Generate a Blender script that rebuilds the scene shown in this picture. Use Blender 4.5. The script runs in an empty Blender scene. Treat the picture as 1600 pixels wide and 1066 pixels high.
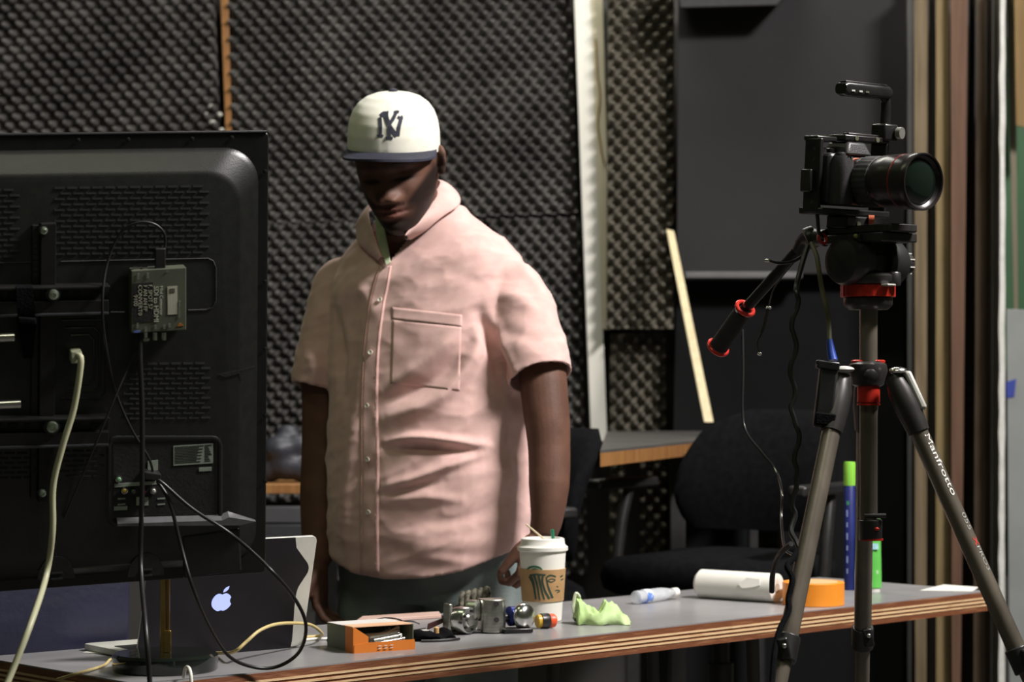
import bpy, bmesh, math, random
import numpy as np
from mathutils import Vector, Matrix, Euler
from mathutils.bvhtree import BVHTree
random.seed(4)
PI = math.pi
SC = bpy.context.scene
COL = SC.collection

# ------------------------------------------------------------------ camera, world, lights, exposure
F, PITCH, CAMZ = 3560.0, math.atan(57 / 3560.0), 1.2
cam_d = bpy.data.cameras.new('camera')
cam = bpy.data.objects.new('camera', cam_d)
COL.objects.link(cam)
cam.location = (0, 0, CAMZ)
cam.rotation_euler = (PI / 2 + PITCH, 0, 0)
cam_d.sensor_width = 36.0
cam_d.lens = 36.0 * F / 1600.0
cam_d.clip_start = .05
cam_d.dof.use_dof = True
cam_d.dof.focus_distance = 3.55
cam_d.dof.aperture_fstop = 6.0
SC.camera = cam

world = bpy.data.worlds.new('world')
SC.world = world
world.use_nodes = True
bg = world.node_tree.nodes['Background']
bg.inputs[0].default_value = (.92, 1.0, .60, 1)
bg.inputs[1].default_value = .035

def area(name, loc, target, sx, sy, power, col):
    d = bpy.data.lights.new(name, 'AREA')
    d.shape = 'RECTANGLE'
    d.size, d.size_y, d.energy, d.color = sx, sy, power, col
    o = bpy.data.objects.new(name, d)
    COL.objects.link(o)
    o.location = loc
    o.rotation_euler = (Vector(target) - Vector(loc)).to_track_quat('-Z', 'Y').to_euler()
    return o
area('ceiling_tube_light_right', (2.1, 3.0, 3.7), (0, 4.4, 1.1), 1.0, .35, 225, (1, .95, .93))
area('ceiling_tube_light_rear', (.2, 6.0, 3.7), (.2, 6.2, 0), 1.6, .3, 40, (1, .97, .88))
area('ceiling_tube_light_left', (-1.5, 3.9, 3.7), (-1.2, 4.2, 0), 1.2, .3, 6, (.90, 1, .62))
area('ceiling_tube_light_front', (-.1, 1.7, 3.6), (0, 3.6, 1.0), 1.4, .3, 9, (1, 1, .76))

SC.view_settings.view_transform = 'Standard'
SC.view_settings.look = 'None'
SC.view_settings.exposure = 0.1
SC.view_settings.gamma = 1.0
SC.view_settings.use_curve_mapping = False

# ------------------------------------------------------------------ helpers
_fw = Vector((0, math.cos(PITCH), math.sin(PITCH)))
_up = Vector((0, -math.sin(PITCH), math.cos(PITCH)))
CAM = Vector((0, 0, CAMZ))
def ray(px, py):
    return _fw + Vector((1, 0, 0)) * ((px - 800) / F) + _up * ((533 - py) / F)
def at(px, py, D):
    d = ray(px, py)
    return CAM + d * (D / d.y)
def onz(px, py, z):
    d = ray(px, py)
    return CAM + d * ((z - CAMZ) / d.z)
def onplane(px, py, o, n):
    d = ray(px, py)
    return CAM + d * ((o - CAM).dot(n) / d.dot(n))

MATS = {}
def mat(name, c1, c2=None, scale=8.0, rough=.6, metal=0.0, bump=0.0, bscale=None, stretch=(1, 1, 1), lo=.35, hi=.65,
        emit=None, spec=.5, sheen=0.0, alpha=1.0, trans=0.0, coat=0.0, attr=None):
    if name in MATS:
        return MATS[name]
    m = bpy.data.materials.new(name)
    m.use_nodes = True
    nt = m.node_tree
    b = nt.nodes['Principled BSDF']
    b.inputs['Roughness'].default_value = rough
    b.inputs['Metallic'].default_value = metal
    b.inputs['Specular IOR Level'].default_value = spec
    b.inputs['Sheen Weight'].default_value = sheen
    b.inputs['Alpha'].default_value = alpha
    b.inputs['Transmission Weight'].default_value = trans
    b.inputs['Coat Weight'].default_value = coat
    tc = nt.nodes.new('ShaderNodeTexCoord')
    mp = nt.nodes.new('ShaderNodeMapping')
    mp.inputs['Scale'].default_value = stretch
    nt.links.new(tc.outputs['Object'], mp.inputs['Vector'])
    nz = nt.nodes.new('ShaderNodeTexNoise')
    nz.inputs['Scale'].default_value = scale
    nz.inputs['Detail'].default_value = 6
    nt.links.new(mp.outputs['Vector'], nz.inputs['Vector'])
    if c2 is None:
        c2 = tuple(min(1, v * 1.12 + .002) for v in c1)
    rp = nt.nodes.new('ShaderNodeValToRGB')
    rp.color_ramp.elements[0].position = lo
    rp.color_ramp.elements[1].position = hi
    rp.color_ramp.elements[0].color = (*c1, 1)
    rp.color_ramp.elements[1].color = (*c2, 1)
    nt.links.new(nz.outputs['Fac'], rp.inputs['Fac'])
    if attr:
        at_n = nt.nodes.new('ShaderNodeAttribute')
        at_n.attribute_name = attr
        mx = nt.nodes.new('ShaderNodeMix')
        mx.data_type = 'RGBA'
        mx.blend_type = 'MULTIPLY'
        mx.inputs[0].default_value = 1
        nt.links.new(rp.outputs['Color'], mx.inputs[6])
        nt.links.new(at_n.outputs['Color'], mx.inputs[7])
        nt.links.new(mx.outputs[2], b.inputs['Base Color'])
    else:
        nt.links.new(rp.outputs['Color'], b.inputs['Base Color'])
    if bump:
        n2 = nt.nodes.new('ShaderNodeTexNoise')
        n2.inputs['Scale'].default_value = bscale or scale * 4
        n2.inputs['Detail'].default_value = 4
        nt.links.new(mp.outputs['Vector'], n2.inputs['Vector'])
        bp = nt.nodes.new('ShaderNodeBump')
        bp.inputs['Strength'].default_value = bump
        bp.inputs['Distance'].default_value = .004
        nt.links.new(n2.outputs['Fac'], bp.inputs['Height'])
        nt.links.new(bp.outputs['Normal'], b.inputs['Normal'])
    if emit:
        b.inputs['Emission Color'].default_value = (*emit[0], 1)
        b.inputs['Emission Strength'].default_value = emit[1]
    MATS[name] = m
    return m

class MB:
    def __init__(s, M=None):
        s.v, s.f, s.M = [], [], M or Matrix()
    def _add(s, vs, fs):
        b = len(s.v)
        s.v += [s.M @ Vector(p) for p in vs]
        s.f += [tuple(i + b for i in f) for f in fs]
        return s
    def box(s, c, d, R=None):
        c = Vector(c)
        vs = []
        for z in (-.5, .5):
            for y in (-.5, .5):
                for x in (-.5, .5):
                    p = Vector((x * d[0], y * d[1], z * d[2]))
                    vs.append(c + (R @ p if R else p))
        return s._add(vs, [(0, 2, 3, 1), (4, 5, 7, 6), (0, 1, 5, 4), (2, 6, 7, 3), (0, 4, 6, 2), (1, 3, 7, 5)])
    def hexa(s, lo, hi):
        return s._add(list(lo) + list(hi), [(3, 2, 1, 0), (4, 5, 6, 7), (0, 1, 5, 4), (1, 2, 6, 5), (2, 3, 7, 6), (3, 0, 4, 7)])
    def rings(s, rings, cap=True, closed=False):
        n = len(rings[0])
        vs = [p for r in rings for p in r]
        fs = []
        m = len(rings)
        for i in range(m if closed else m - 1):
            k = (i + 1) % m
            for j in range(n):
                fs.append((i * n + j, i * n + (j + 1) % n, k * n + (j + 1) % n, k * n + j))
        if cap and not closed:
            fs.append(tuple(range(n - 1, -1, -1)))
            fs.append(tuple((m - 1) * n + j for j in range(n)))
        return s._add(vs, fs)
    def tube(s, pts, r, n=10, cap=True, flat=None):
        pts = [Vector(p) for p in pts]
        k = len(pts)
        rs = r if isinstance(r, (list, tuple)) else [r] * k
        rings = []
        T = (pts[1] - pts[0]).normalized()
        N = T.orthogonal().normalized()
        for i in range(k):
            if i == 0: t = pts[1] - pts[0]
            elif i == k - 1: t = pts[-1] - pts[-2]
            else: t = (pts[i + 1] - pts[i]).normalized() + (pts[i] - pts[i - 1]).normalized()
            if t.length < 1e-9: t = T
            t.normalize()
            q = T.rotation_difference(t)
            N = q @ N
            T = t
            N = (N - T * N.dot(T)).normalized()
            B = T.cross(N)
            rings.append([pts[i] + (N * math.cos(2 * PI * j / n) + B * math.sin(2 * PI * j / n)) * rs[i] for j in range(n)])
        return s.rings(rings, cap)
    def cyl(s, a, b, r, r2=None, n=20):
        return s.tube([a, b], [r, r if r2 is None else r2], n)
    def lathe(s, prof, n=28, M=None, cap=True):
        M = M or Matrix()
        return s.rings([[M @ Vector((r * math.cos(2 * PI * j / n), r * math.sin(2 * PI * j / n), z)) for j in range(n)] for r, z in prof], cap)
    def prism(s, poly, z0, z1, M=None):
        M = M or Matrix()
        a = sum(poly[i][0] * poly[(i + 1) % len(poly)][1] - poly[(i + 1) % len(poly)][0] * poly[i][1] for i in range(len(poly)))
        if a < 0: poly = poly[::-1]
        return s.rings([[M @ Vector((x, y, z)) for x, y in poly] for z in (z0, z1)])
    def ball(s, c, r, nu=20, nv=12, R=None):
        if not isinstance(r, (list, tuple)): r = (r, r, r)
        c = Vector(c)
        rings = []
        for i in range(nv + 1):
            t = -PI / 2 + PI * (i + .02) / (nv + .04)
            ring = []
            for j in range(nu):
                p = Vector((r[0] * math.cos(t) * math.cos(2 * PI * j / nu), r[1] * math.cos(t) * math.sin(2 * PI * j / nu), r[2] * math.sin(t)))
                ring.append(c + (R @ p if R else p))
            rings.append(ring)
        return s.rings(rings)
    def torus(s, c, R, r, n=28, m=10, M=None):
        M = M or Matrix.Translation(Vector(c))
        rings = []
        for i in range(n):
            a = 2 * PI * i / n
            rings.append([M @ Vector(((R + r * math.cos(2 * PI * j / m)) * math.cos(a), (R + r * math.cos(2 * PI * j / m)) * math.sin(a), r * math.sin(2 * PI * j / m))) for j in range(m)])
        return s.rings(rings, closed=True)
    def mesh(s, name):
        me = bpy.data.meshes.new(name)
        me.from_pydata([tuple(v) for v in s.v], [], s.f)
        me.validate()
        bm = bmesh.new()
        bm.from_mesh(me)
        bmesh.ops.recalc_face_normals(bm, faces=bm.faces)
        bm.to_mesh(me)
        bm.free()
        return me
    def build(s, name, m, parent=None, bevel=0, smooth=38, kind=None, label=None, seg=2):
        me = s.mesh(name)
        return obj(name, me, m, parent, bevel, smooth, kind, label, seg)

def obj(name, me, m, parent=None, bevel=0, smooth=38, kind=None, label=None, seg=2):
    if m: 
        me.materials.clear()
        me.materials.append(m)
    o = bpy.data.objects.new(name, me)
    COL.objects.link(o)
    if parent: o.parent = parent
    if smooth:
        me.shade_smooth()
        me.set_sharp_from_angle(angle=math.radians(smooth))
    if bevel:
        bv = o.modifiers.new('bevel', 'BEVEL')
        bv.width, bv.segments, bv.limit_method, bv.angle_limit = bevel, seg, 'ANGLE', math.radians(40)
    if kind: o['kind'] = kind
    if label: o['label'] = label
    return o
def tag(o, label, cat, group=None):
    o['label'], o['category'] = label, cat
    if group: o['group'] = group
    return o
def thing(name, label, cat, loc=(0, 0, 0), rot=(0, 0, 0), group=None):
    o = bpy.data.objects.new(name, None)
    COL.objects.link(o)
    o.empty_display_size = .05
    o.location, o.rotation_euler = loc, rot
    return tag(o, label, cat, group)
def inv_of(o):
    return (Matrix.Translation(o.location) @ o.rotation_euler.to_matrix().to_4x4()).inverted()
def smoothpts(pts, k=8):
    pts = [Vector(p) for p in pts]
    P = [pts[0] * 2 - pts[1]] + pts + [pts[-1] * 2 - pts[-2]]
    out = []
    for i in range(1, len(P) - 2):
        for j in range(k):
            t = j / k
            a, b, c, d = P[i - 1], P[i], P[i + 1], P[i + 2]
            out.append(.5 * ((2 * b) + (c - a) * t + (2 * a - 5 * b + 4 * c - d) * t * t + (3 * b - a - 3 * c + d) * t ** 3))
    out.append(pts[-1])
    return out
def rrect(w, h, r, k=5, cx=0, cy=0):
    out = []
    for sx, sy, a0 in ((1, 1, 0), (-1, 1, 90), (-1, -1, 180), (1, -1, 270)):
        for j in range(k + 1):
            a = math.radians(a0 + 90 * j / k)
            out.append((cx + sx * (w / 2 - r) + r * math.cos(a), cy + sy * (h / 2 - r) + r * math.sin(a)))
    return out
def text_mesh(s, size, extrude=.0003, align='LEFT'):
    c = bpy.data.curves.new('text', 'FONT')
    c.body, c.size, c.extrude, c.align_x = s, size, extrude, align
    c.resolution_u = 3
    o = bpy.data.objects.new('text', c)
    COL.objects.link(o)
    dg = bpy.context.evaluated_depsgraph_get()
    me = bpy.data.meshes.new_from_object(o.evaluated_get(dg))
    bpy.data.objects.remove(o)
    bpy.data.curves.remove(c)
    return me
def text(name, s, size, M, m, parent, align='LEFT', fn=None):
    me = text_mesh(s, size, align=align)
    if fn:
        for v in me.vertices: v.co = fn(v.co)
    else:
        me.transform(M)
    return obj(name, me, m, parent, smooth=0)
def frame(o, x, y):
    "matrix with origin o, x axis along x, y axis near y"
    x = Vector(x).normalized()
    z = x.cross(Vector(y)).normalized()
    y = z.cross(x)
    return Matrix(((x.x, y.x, z.x, o[0]), (x.y, y.y, z.y, o[1]), (x.z, y.z, z.z, o[2]), (0, 0, 0, 1)))
def baked(mb_mesh, mods):
    "apply modifiers to a temporary object and give back the mesh"
    o = bpy.data.objects.new('tmp', mb_mesh)
    COL.objects.link(o)
    for typ, kw in mods:
        md = o.modifiers.new(typ, typ)
        for k, v in kw.items(): setattr(md, k, v)
    dg = bpy.context.evaluated_depsgraph_get()
    me = bpy.data.meshes.new_from_object(o.evaluated_get(dg))
    bpy.data.objects.remove(o)
    return me
def sst(a, b, x):
    t = min(1, max(0, (x - a) / (b - a)))
    return t * t * (3 - 2 * t)
def lerp_table(tab, x):
    xs = [t[0] for t in tab]
    if xs[0] > xs[-1]:
        tab = tab[::-1]; xs = xs[::-1]
    return [float(np.interp(x, xs, [t[k] for t in tab])) for k in range(1, len(tab[0]))]

# ------------------------------------------------------------------ materials
M_black = mat('black_plastic', (.012, .012, .012), (.018, .018, .017), 30, .38, bump=.05)
M_blackm = mat('matte_black_metal', (.014, .014, .014), (.022, .022, .021), 40, .28, .3)
M_rubber = mat('black_rubber', (.010, .010, .010), (.016, .016, .016), 60, .7, bump=.1)
M_chrome = mat('bright_steel', (.62, .62, .6), (.75, .75, .72), 25, .22, 1.0)
M_steel = mat('brushed_steel', (.42, .43, .38), (.55, .55, .5), 40, .34, 1.0, bump=.1, stretch=(1, 1, 6))
M_brass = mat('brass', (.62, .4, .15), (.72, .5, .2), 20, .25, 1.0)
M_red = mat('red_anodised', (.45, .02, .012), (.58, .035, .02), 30, .35, .35)
M_white = mat('white_plastic', (.76, .75, .68), (.82, .81, .75), 12, .45)
M_foam = mat('charcoal_foam', (.072, .069, .065), (.145, .138, .130), 7, .95, bump=.35, bscale=160, spec=.15)
M_foam_lit = mat('warm_lit_foam', (.11, .10, .08), (.16, .145, .115), 7, .95, bump=.35, bscale=160, spec=.15)  # same foam, with the warm light beside the post put into its colour
M_wood_o = mat('orange_varnished_wood', (.26, .115, .035), (.36, .175, .058), 14, .5, stretch=(6, 6, .6), bump=.1)
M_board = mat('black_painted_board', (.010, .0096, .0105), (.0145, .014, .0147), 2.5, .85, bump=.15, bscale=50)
M_fabric = mat('black_chair_fabric', (.0035, .0035, .0045), (.006, .006, .007), 60, .95, bump=.3, bscale=300, spec=.08)
M_cable = mat('black_cable', (.010, .010, .010), (.014, .014, .014), 30, .4)

# ------------------------------------------------------------------ the setting
WALL = 7.0
def structure(name, mb, m, bevel=0, parent=None):
    o = mb.build(name, m, parent, bevel, kind='structure')
    return o
M_floor = mat('dark_concrete', (.05, .048, .045), (.085, .08, .075), 3, .75, bump=.2)
structure('floor', MB().box((0, 4, -.05), (12, 12, .1)), M_floor)
M_wall = mat('dark_wall_paint', (.035, .033, .03), (.05, .047, .043), 2, .85, bump=.1)
structure('wall_back', MB().box((0, WALL + .11, 1.7), (12, .1, 3.4)), M_wall)

def foam_panel(name, label, pxl, pxr, pyt, pyb, D, roll, m, a=.0433, b=.0515, depth=.075, group='acoustic foam panels on the back wall', white=None, ph=0.0):
    c0, c1 = at(pxl, pyb, D), at(pxr, pyt, D)
    w, h = c1.x - c0.x, c1.z - c0.z
    nx, nz = int(w / a * 10), int(h / b * 10)
    xs = np.linspace(-w / 2, w / 2, nx + 1)
    zs = np.linspace(0, h, nz + 1)
    X, Z = np.meshgrid(xs, zs)
    f = np.cos(2 * PI * (X / a + ph)) * np.cos(2 * PI * Z / b)
    jit = .88 + .12 * np.sin(X * 37 + 1.3 * np.sin(Z * 23)) * np.sin(Z * 41 + X * 11)
    g = (.5 + .5 * f) ** 5
    Y = -(.012 + depth * jit * 1.25 * g / (g + .25))
    vs = np.stack([X, Y, Z], -1).reshape(-1, 3).tolist()
    W = nx + 1
    fs = [(j * W + i, j * W + i + 1, (j + 1) * W + i + 1, (j + 1) * W + i) for j in range(nz) for i in range(nx)]
    edge = [i for i in range(W)] + [j * W + nx for j in range(1, nz + 1)] + [nz * W + i for i in range(nx - 1, -1, -1)] + [j * W for j in range(nz - 1, 0, -1)]
    base = len(vs)
    vs += [(vs[i][0], .012, vs[i][2]) for i in edge]
    n = len(edge)
    fs += [(edge[(k + 1) % n], edge[k], base + k, base + (k + 1) % n) for k in range(n)]
    fs.append(tuple(base + k for k in range(n)))
    me = bpy.data.meshes.new(name)
    me.from_pydata(vs, [], fs)
    o = obj(name, me, m, smooth=70)
    o.location = ((c0.x + c1.x) / 2, D, c0.z)
    o.rotation_euler = (0, roll, 0)
    return tag(o, label, 'foam panel', group)
foam_panel('acoustic_foam_panel', 'dark egg-crate foam panel left of the orange wood batten', -160, 366, -40, 640, WALL, math.radians(-2.6), M_foam)
foam_panel('acoustic_foam_panel', 'upper dark egg-crate foam panel behind the man with the white cap', 371, 901, -40, 343, WALL, math.radians(-1.9), M_foam)
foam_panel('acoustic_foam_panel', 'lower dark egg-crate foam panel behind the man in the pink shirt', 382, 917, 346, 900, WALL, math.radians(-1.3), M_foam, ph=.3)
foam_panel('acoustic_foam_panel', 'narrow foam strip in a warm lit tone right of the white post', 948, 1051, -40, 514, WALL - .16, math.radians(.2), M_foam_lit)
foam_panel('acoustic_foam_panel', 'dim lower foam piece under the narrow strip beside the white post', 953, 1040, 522, 900, WALL - .04, math.radians(0), M_foam_lit, ph=.2)
# bare white-worn tips beside the batten
mb = MB()
for (x, y, r) in ((330, 167, 5), (343, 179, 4.5), (332, 192, 5.5), (346, 203, 4), (322, 178, 3)):
    mb.ball(at(x, y, WALL - .045), (r / 508, .006, r / 508 * .8), 10, 6)
tag(mb.build('paint_splash', mat('dried_white_paint', (.5, .5, .45), (.62, .62, .57), 30, .7)), 'dried white paint splash on the foam by the wood batten', 'paint splash')

tag(MB().hexa([at(353, 230, WALL - .05), at(363, 230, WALL - .05), at(363, 230, WALL), at(353, 230, WALL)],
    [at(344, -20, WALL - .05), at(356, -20, WALL - .05), at(356, -20, WALL), at(344, -20, WALL)]).build('wood_batten', M_wood_o, bevel=.002),
    'orange varnished wood batten between two dark foam panels', 'batten')
M_post = mat('white_painted_wood', (.66, .65, .58), (.74, .73, .66), 6, .6, bump=.1, stretch=(3, 3, .5))
M_cream = mat('cream_wood', (.58, .53, .38), (.66, .61, .46), 8, .6, stretch=(5, 5, .5))
dp = WALL - .1
tag(MB().hexa([at(923, 690, dp), at(949, 690, dp), at(949, 690, WALL - .0), at(923, 690, WALL - .0)],
    [at(896, -25, dp), at(922, -25, dp), at(922, -25, WALL - .0), at(896, -25, WALL - .0)]).build('white_post', M_post, bevel=.003),
    'white painted wooden post leaning between the foam panels', 'post')
tag(MB().hexa([at(941, 515, dp), at(957, 515, dp), at(957, 515, WALL), at(941, 515, WALL)],
    [at(922.5, -25, dp), at(941, -25, dp), at(941, -25, WALL), at(922.5, -25, WALL)]).build('cream_strip', M_cream, bevel=.002),
    'cream wooden strip fixed along the white post', 'strip')
tag(MB().tube(smoothpts([at(x, y, dp - .006) for x, y in ((931, 60), (933, 110), (937, 150), (934, 190), (939, 230), (944, 255))]), .0028).build('tan_cord', mat('tan_cord', (.32, .22, .09), None, 40, .8)),
    'thin tan cord hanging down the cream strip', 'cord')

D1 = 6.72
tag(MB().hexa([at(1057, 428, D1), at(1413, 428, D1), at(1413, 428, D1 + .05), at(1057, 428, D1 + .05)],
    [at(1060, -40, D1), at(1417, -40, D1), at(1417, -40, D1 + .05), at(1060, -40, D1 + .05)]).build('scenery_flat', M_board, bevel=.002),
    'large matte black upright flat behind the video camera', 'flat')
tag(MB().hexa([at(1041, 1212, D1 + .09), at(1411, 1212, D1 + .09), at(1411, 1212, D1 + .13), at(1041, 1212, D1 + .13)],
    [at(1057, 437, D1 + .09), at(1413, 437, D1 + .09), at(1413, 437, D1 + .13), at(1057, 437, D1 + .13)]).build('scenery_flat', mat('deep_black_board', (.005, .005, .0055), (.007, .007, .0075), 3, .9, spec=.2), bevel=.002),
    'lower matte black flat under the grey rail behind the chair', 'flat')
tag(MB().box((at(1160, 431, D1 - .01).x, D1 + .02, at(1160, 431, D1).z), ((1250 - 1068) / F * D1, .14, .019)).build('panel_rail',
    mat('grey_rail', (.09, .09, .09), (.12, .12, .12), 12, .5), bevel=.003), 'dark grey horizontal rail across the black panel', 'rail')
tag(MB().hexa([at(1062, 13, 6.55), at(1215, 9, 6.55), at(1215, 9, 6.7), at(1062, 13, 6.7)],
    [at(1055, -45, 6.55), at(1258, -45, 6.55), at(1258, -45, 6.7), at(1055, -45, 6.7)]).build('black_beam', M_rubber, bevel=.004),
    'black beam end at the top edge above the black panel', 'beam')
tag(MB().hexa([at(1418, 1208, 6.62), at(1425, 1208, 6.62), at(1425, 1208, 6.95), at(1418, 1208, 6.95)],
    [at(1419, -40, 6.62), at(1427, -40, 6.62), at(1427, -40, 6.95), at(1419, -40, 6.95)]).build('panel_edge_strip', mat('grey_edge', (.17, .165, .175), (.22, .215, .225), 5, .6), bevel=.002),
    'thin grey metal strip along the right edge of the black panel', 'strip')

# leaning stick
tag(MB().hexa([at(1100, 660, 6.2), at(1115, 660, 6.2), at(1115, 660, 6.23), at(1100, 660, 6.23)],
    [at(1041, 358, 6.66), at(1053, 361, 6.66), at(1053, 361, 6.69), at(1041, 358, 6.69)]).build('leaning_stick', mat('pale_pine', (.60, .50, .30), (.70, .60, .38), 10, .6, stretch=(6, 6, .7)), bevel=.002),
    'pale pine stick leaning against the black panel', 'stick')

# sheets and boards stored upright on the right
def tan(n, c1, c2, st=(7, 7, .5), rough=.75):
    c1 = tuple(v * .45 for v in c1); c2 = tuple(v * .45 for v in c2)
    return mat(n, c1, c2, 9, rough, bump=.25, stretch=st)
boards = [
    # name, label, x top l,r, x bottom l,r, D, colour
    ('plywood_sheet', 'tan plywood sheet edge next to the grey strip of the black panel', 1428, 1450, 1430, 1448, 6.45, tan('ply_a', (.24, .17, .085), (.36, .27, .15))),
    ('grey_sheet', 'worn grey board edge behind the lens front', 1451, 1462, 1449, 1462, 6.5, tan('ply_b', (.20, .18, .15), (.30, .28, .25))),
    ('plywood_sheet', 'yellowish tan plywood sheet edge right of the lens', 1462, 1483, 1462, 1485, 6.4, tan('ply_c', (.34, .24, .09), (.46, .34, .15))),
    ('red_brown_board', 'reddish brown upright board among the stored sheets', 1485, 1513, 1487, 1500, 6.35, tan('ply_d', (.20, .095, .05), (.27, .135, .075))),
    ('dark_board', 'very dark brown board in the gap of the stored sheets', 1514, 1525, 1502, 1518, 6.6, tan('ply_e', (.045, .028, .018), (.075, .048, .03))),
    ('brown_board', 'dark brown weathered board with ragged edge', 1526, 1541, 1520, 1537, 6.45, tan('ply_f', (.15, .095, .05), (.23, .15, .085))),
    ('brown_board', 'dark chocolate board just left of the beige sheet', 1541, 1551, 1537, 1548, 6.5, tan('ply_g', (.10, .066, .042), (.17, .11, .07))),
    ('beige_sheet', 'dull beige grey sheet left of the white foam board', 1552, 1561, 1549, 1560, 6.5, tan('ply_h', (.27, .245, .18), (.36, .33, .26))),
]
for nm, lb, a, b, c, d, D, m in boards:
    mb = MB()
    N = 9
    rings = []
    for i in range(N + 1):
        t = i / N
        y = -45 + t * (635 + 4268 / D)
        j1, j2 = random.uniform(.2, .9), -random.uniform(.2, .9)
        l, r = a + (c - a) * t + j1, b + (d - b) * t + j2
        back = ray((a + b) / 2, 533).normalized() * .36
        rings.append([at(l, y, D), at(r, y, D), at(r, y, D) + back, at(l, y, D) + back])
    mb.rings(rings)
    tag(mb.build(nm, m, smooth=0), lb, 'board', 'sheets and boards stored upright')
mb = MB(); rings = []
for i in range(41):
    y = -45 + i * 32.8
    x0 = 1562.5 - i * .05 + random.uniform(-1.2, .9); x1 = 1571 - i * .04 + random.uniform(-.7, .7)
    rings.append([at(x0, y, 6.3), at(x1, y, 6.3), at(x1, y, 6.3) + ray(1566, 533) * .25, at(x0, y, 6.3) + ray(1566, 533) * .25])
tag(mb.rings(rings).build('white_foam_board', mat('white_foam_board', (.56, .56, .52), (.66, .66, .62), 25, .85, bump=.4), smooth=0), 'white foam board with ragged edge beside the green panel', 'board', 'sheets and boards stored upright')
tag(MB().hexa([at(1568, 900, 6.55), at(1640, 900, 6.55), at(1640, 900, 6.58), at(1568, 900, 6.58)], [at(1570, 60, 6.6), at(1640, 60, 6.6), at(1640, 60, 6.63), at(1570, 60, 6.63)]).build('green_board',
    mat('green_paint', (.007, .065, .012), (.012, .085, .017), 4, .6), bevel=.002), 'bright green painted board at the right edge', 'board')
tag(MB().hexa([at(1586, 560, 6.42), at(1592, 560, 6.42), at(1592, 560, 6.45), at(1586, 560, 6.45)], [at(1572, -40, 6.5), at(1585, -40, 6.5), at(1585, -40, 6.53), at(1572, -40, 6.53)]).build('beige_strip',
    tan('ply_k', (.3, .26, .17), (.36, .32, .22)), bevel=.001), 'thin beige strip leaning across the green panel', 'strip')
tag(MB().hexa([at(1587, 196, 6.36), at(1625, 205, 6.36), at(1625, 205, 6.40), at(1587, 196, 6.40)], [at(1584, -40, 6.38), at(1620, -40, 6.38), at(1620, -40, 6.42), at(1584, -40, 6.42)]).build('orange_board',
    tan('ply_l', (.38, .23, .07), (.48, .31, .11)), bevel=.002), 'orange brown plank in the upper right corner', 'board', 'sheets and boards stored upright')
gs = thing('grey_sheet', 'pale grey sheet with a blue tape mark below the green panel', 'board', at(1600, 1200, 6.33), group='sheets and boards stored upright')
I = inv_of(gs)
mb = MB(I)
mb.hexa([at(1578, 1250, 6.30), at(1640, 1250, 6.30), at(1640, 1250, 6.34), at(1578, 1250, 6.34)], [at(1573, 483, 6.30), at(1640, 486, 6.30), at(1640, 486, 6.34), at(1573, 483, 6.34)])
mb.build('sheet', mat('pale_grey_board', (.20, .212, .205), (.245, .257, .25), 5, .7), gs, bevel=.002)
MB(I).hexa([at(1572, 597, 6.297), at(1588, 592, 6.297), at(1588, 592, 6.2995), at(1572, 597, 6.2995)], [at(1573, 622, 6.297), at(1585, 620, 6.297), at(1585, 620, 6.2995), at(1573, 622, 6.2995)]).build('tape_mark', mat('blue_tape', (.02, .04, .25), None, 10, .6), gs, label='blue tape mark')

# raised back bench with wood edge
zb = 1.04
bt = thing('back_bench', 'grey topped back bench with orange wood edge behind the chairs', 'bench', (at(1000, 700, 5.6).x, 5.6, 0))
I = inv_of(bt)
q = [onz(938, 704, zb), onz(1217, 675.5, zb), None, None]
q[2] = Vector((q[1].x + .02, 6.79, zb)); q[3] = Vector((at(948, 670, 6.81).x, 6.81, zb))
up = Vector((0, 0, .006))
MB(I).hexa([p - up for p in q], q).build('laminate_top', mat('grey_laminate_b', (.075, .07, .066), (.10, .095, .09), 5, .45), bt, smooth=0)
MB(I).hexa([p - Vector((0, 0, .036)) for p in q], [p - up for p in q]).build('wood_core', M_wood_o, bt, smooth=0)
for k in range(4):
    p = q[k] + (sum(q, Vector()) / 4 - q[k]) * (.75 if k == 0 else .3)
    MB(I).box((p.x, p.y, (zb - .036) / 2), (.04, .04, zb - .036)).build('leg', M_rubber, bt, bevel=.003)
tag(MB().prism([(0, 0), (.055, .008), (.062, .03), (.03, .043), (.004, .03)], 0, .012, frame(onz(1176, 682, zb + .001), (1, 0, 0), (0, 1, 0))).build('green_rag', mat('green_cloth', (.02, .16, .08), (.03, .22, .11), 30, .9)),
    'small green scrap lying on the back bench beside the chair', 'scrap')

# small rear shelf at the left, behind the man's arm
rs = thing('rear_shelf', 'low rear shelf with orange wood edge beside the television', 'shelf', (at(430, 760, 5.8).x, 5.8, 0))
I = inv_of(rs)
zs = at(447, 757, 5.7).z
x0, x1 = at(330, 757, 5.7).x, at(520, 757, 5.7).x
MB(I).box(((x0 + x1) / 2, 5.9, zs - .012), (x1 - x0, .4, .024)).build('shelf_board', M_wood_o, rs, bevel=.002)
for sx in (x0 + .03, x1 - .03):
    for sy in (5.73, 6.06):
        MB(I).box((sx, sy, (zs - .024) / 2), (.03, .03, zs - .024)).build('leg', M_blackm, rs)
MB(I).box(((x0 + x1) / 2, 5.9, zs - .16), (x1 - x0 - .02, .36, .02)).build('lower_board', M_blackm, rs, bevel=.002)
mb = MB()
c = at(448, 720, 5.82)
for dx, dz, r in ((0, -.02, .055), (-.05, -.03, .05), (.045, -.03, .05), (-.02, .02, .045), (.03, .03, .035), (.0, .06, .03)):
    mb.ball(c + Vector((dx, random.uniform(-.02, .02), dz)), (r, r * .8, r * .75), 14, 9)
me = baked(mb.mesh('t'), [('REMESH', dict(mode='VOXEL', voxel_size=.009)), ('SMOOTH', dict(factor=.5, iterations=3))])
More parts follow.
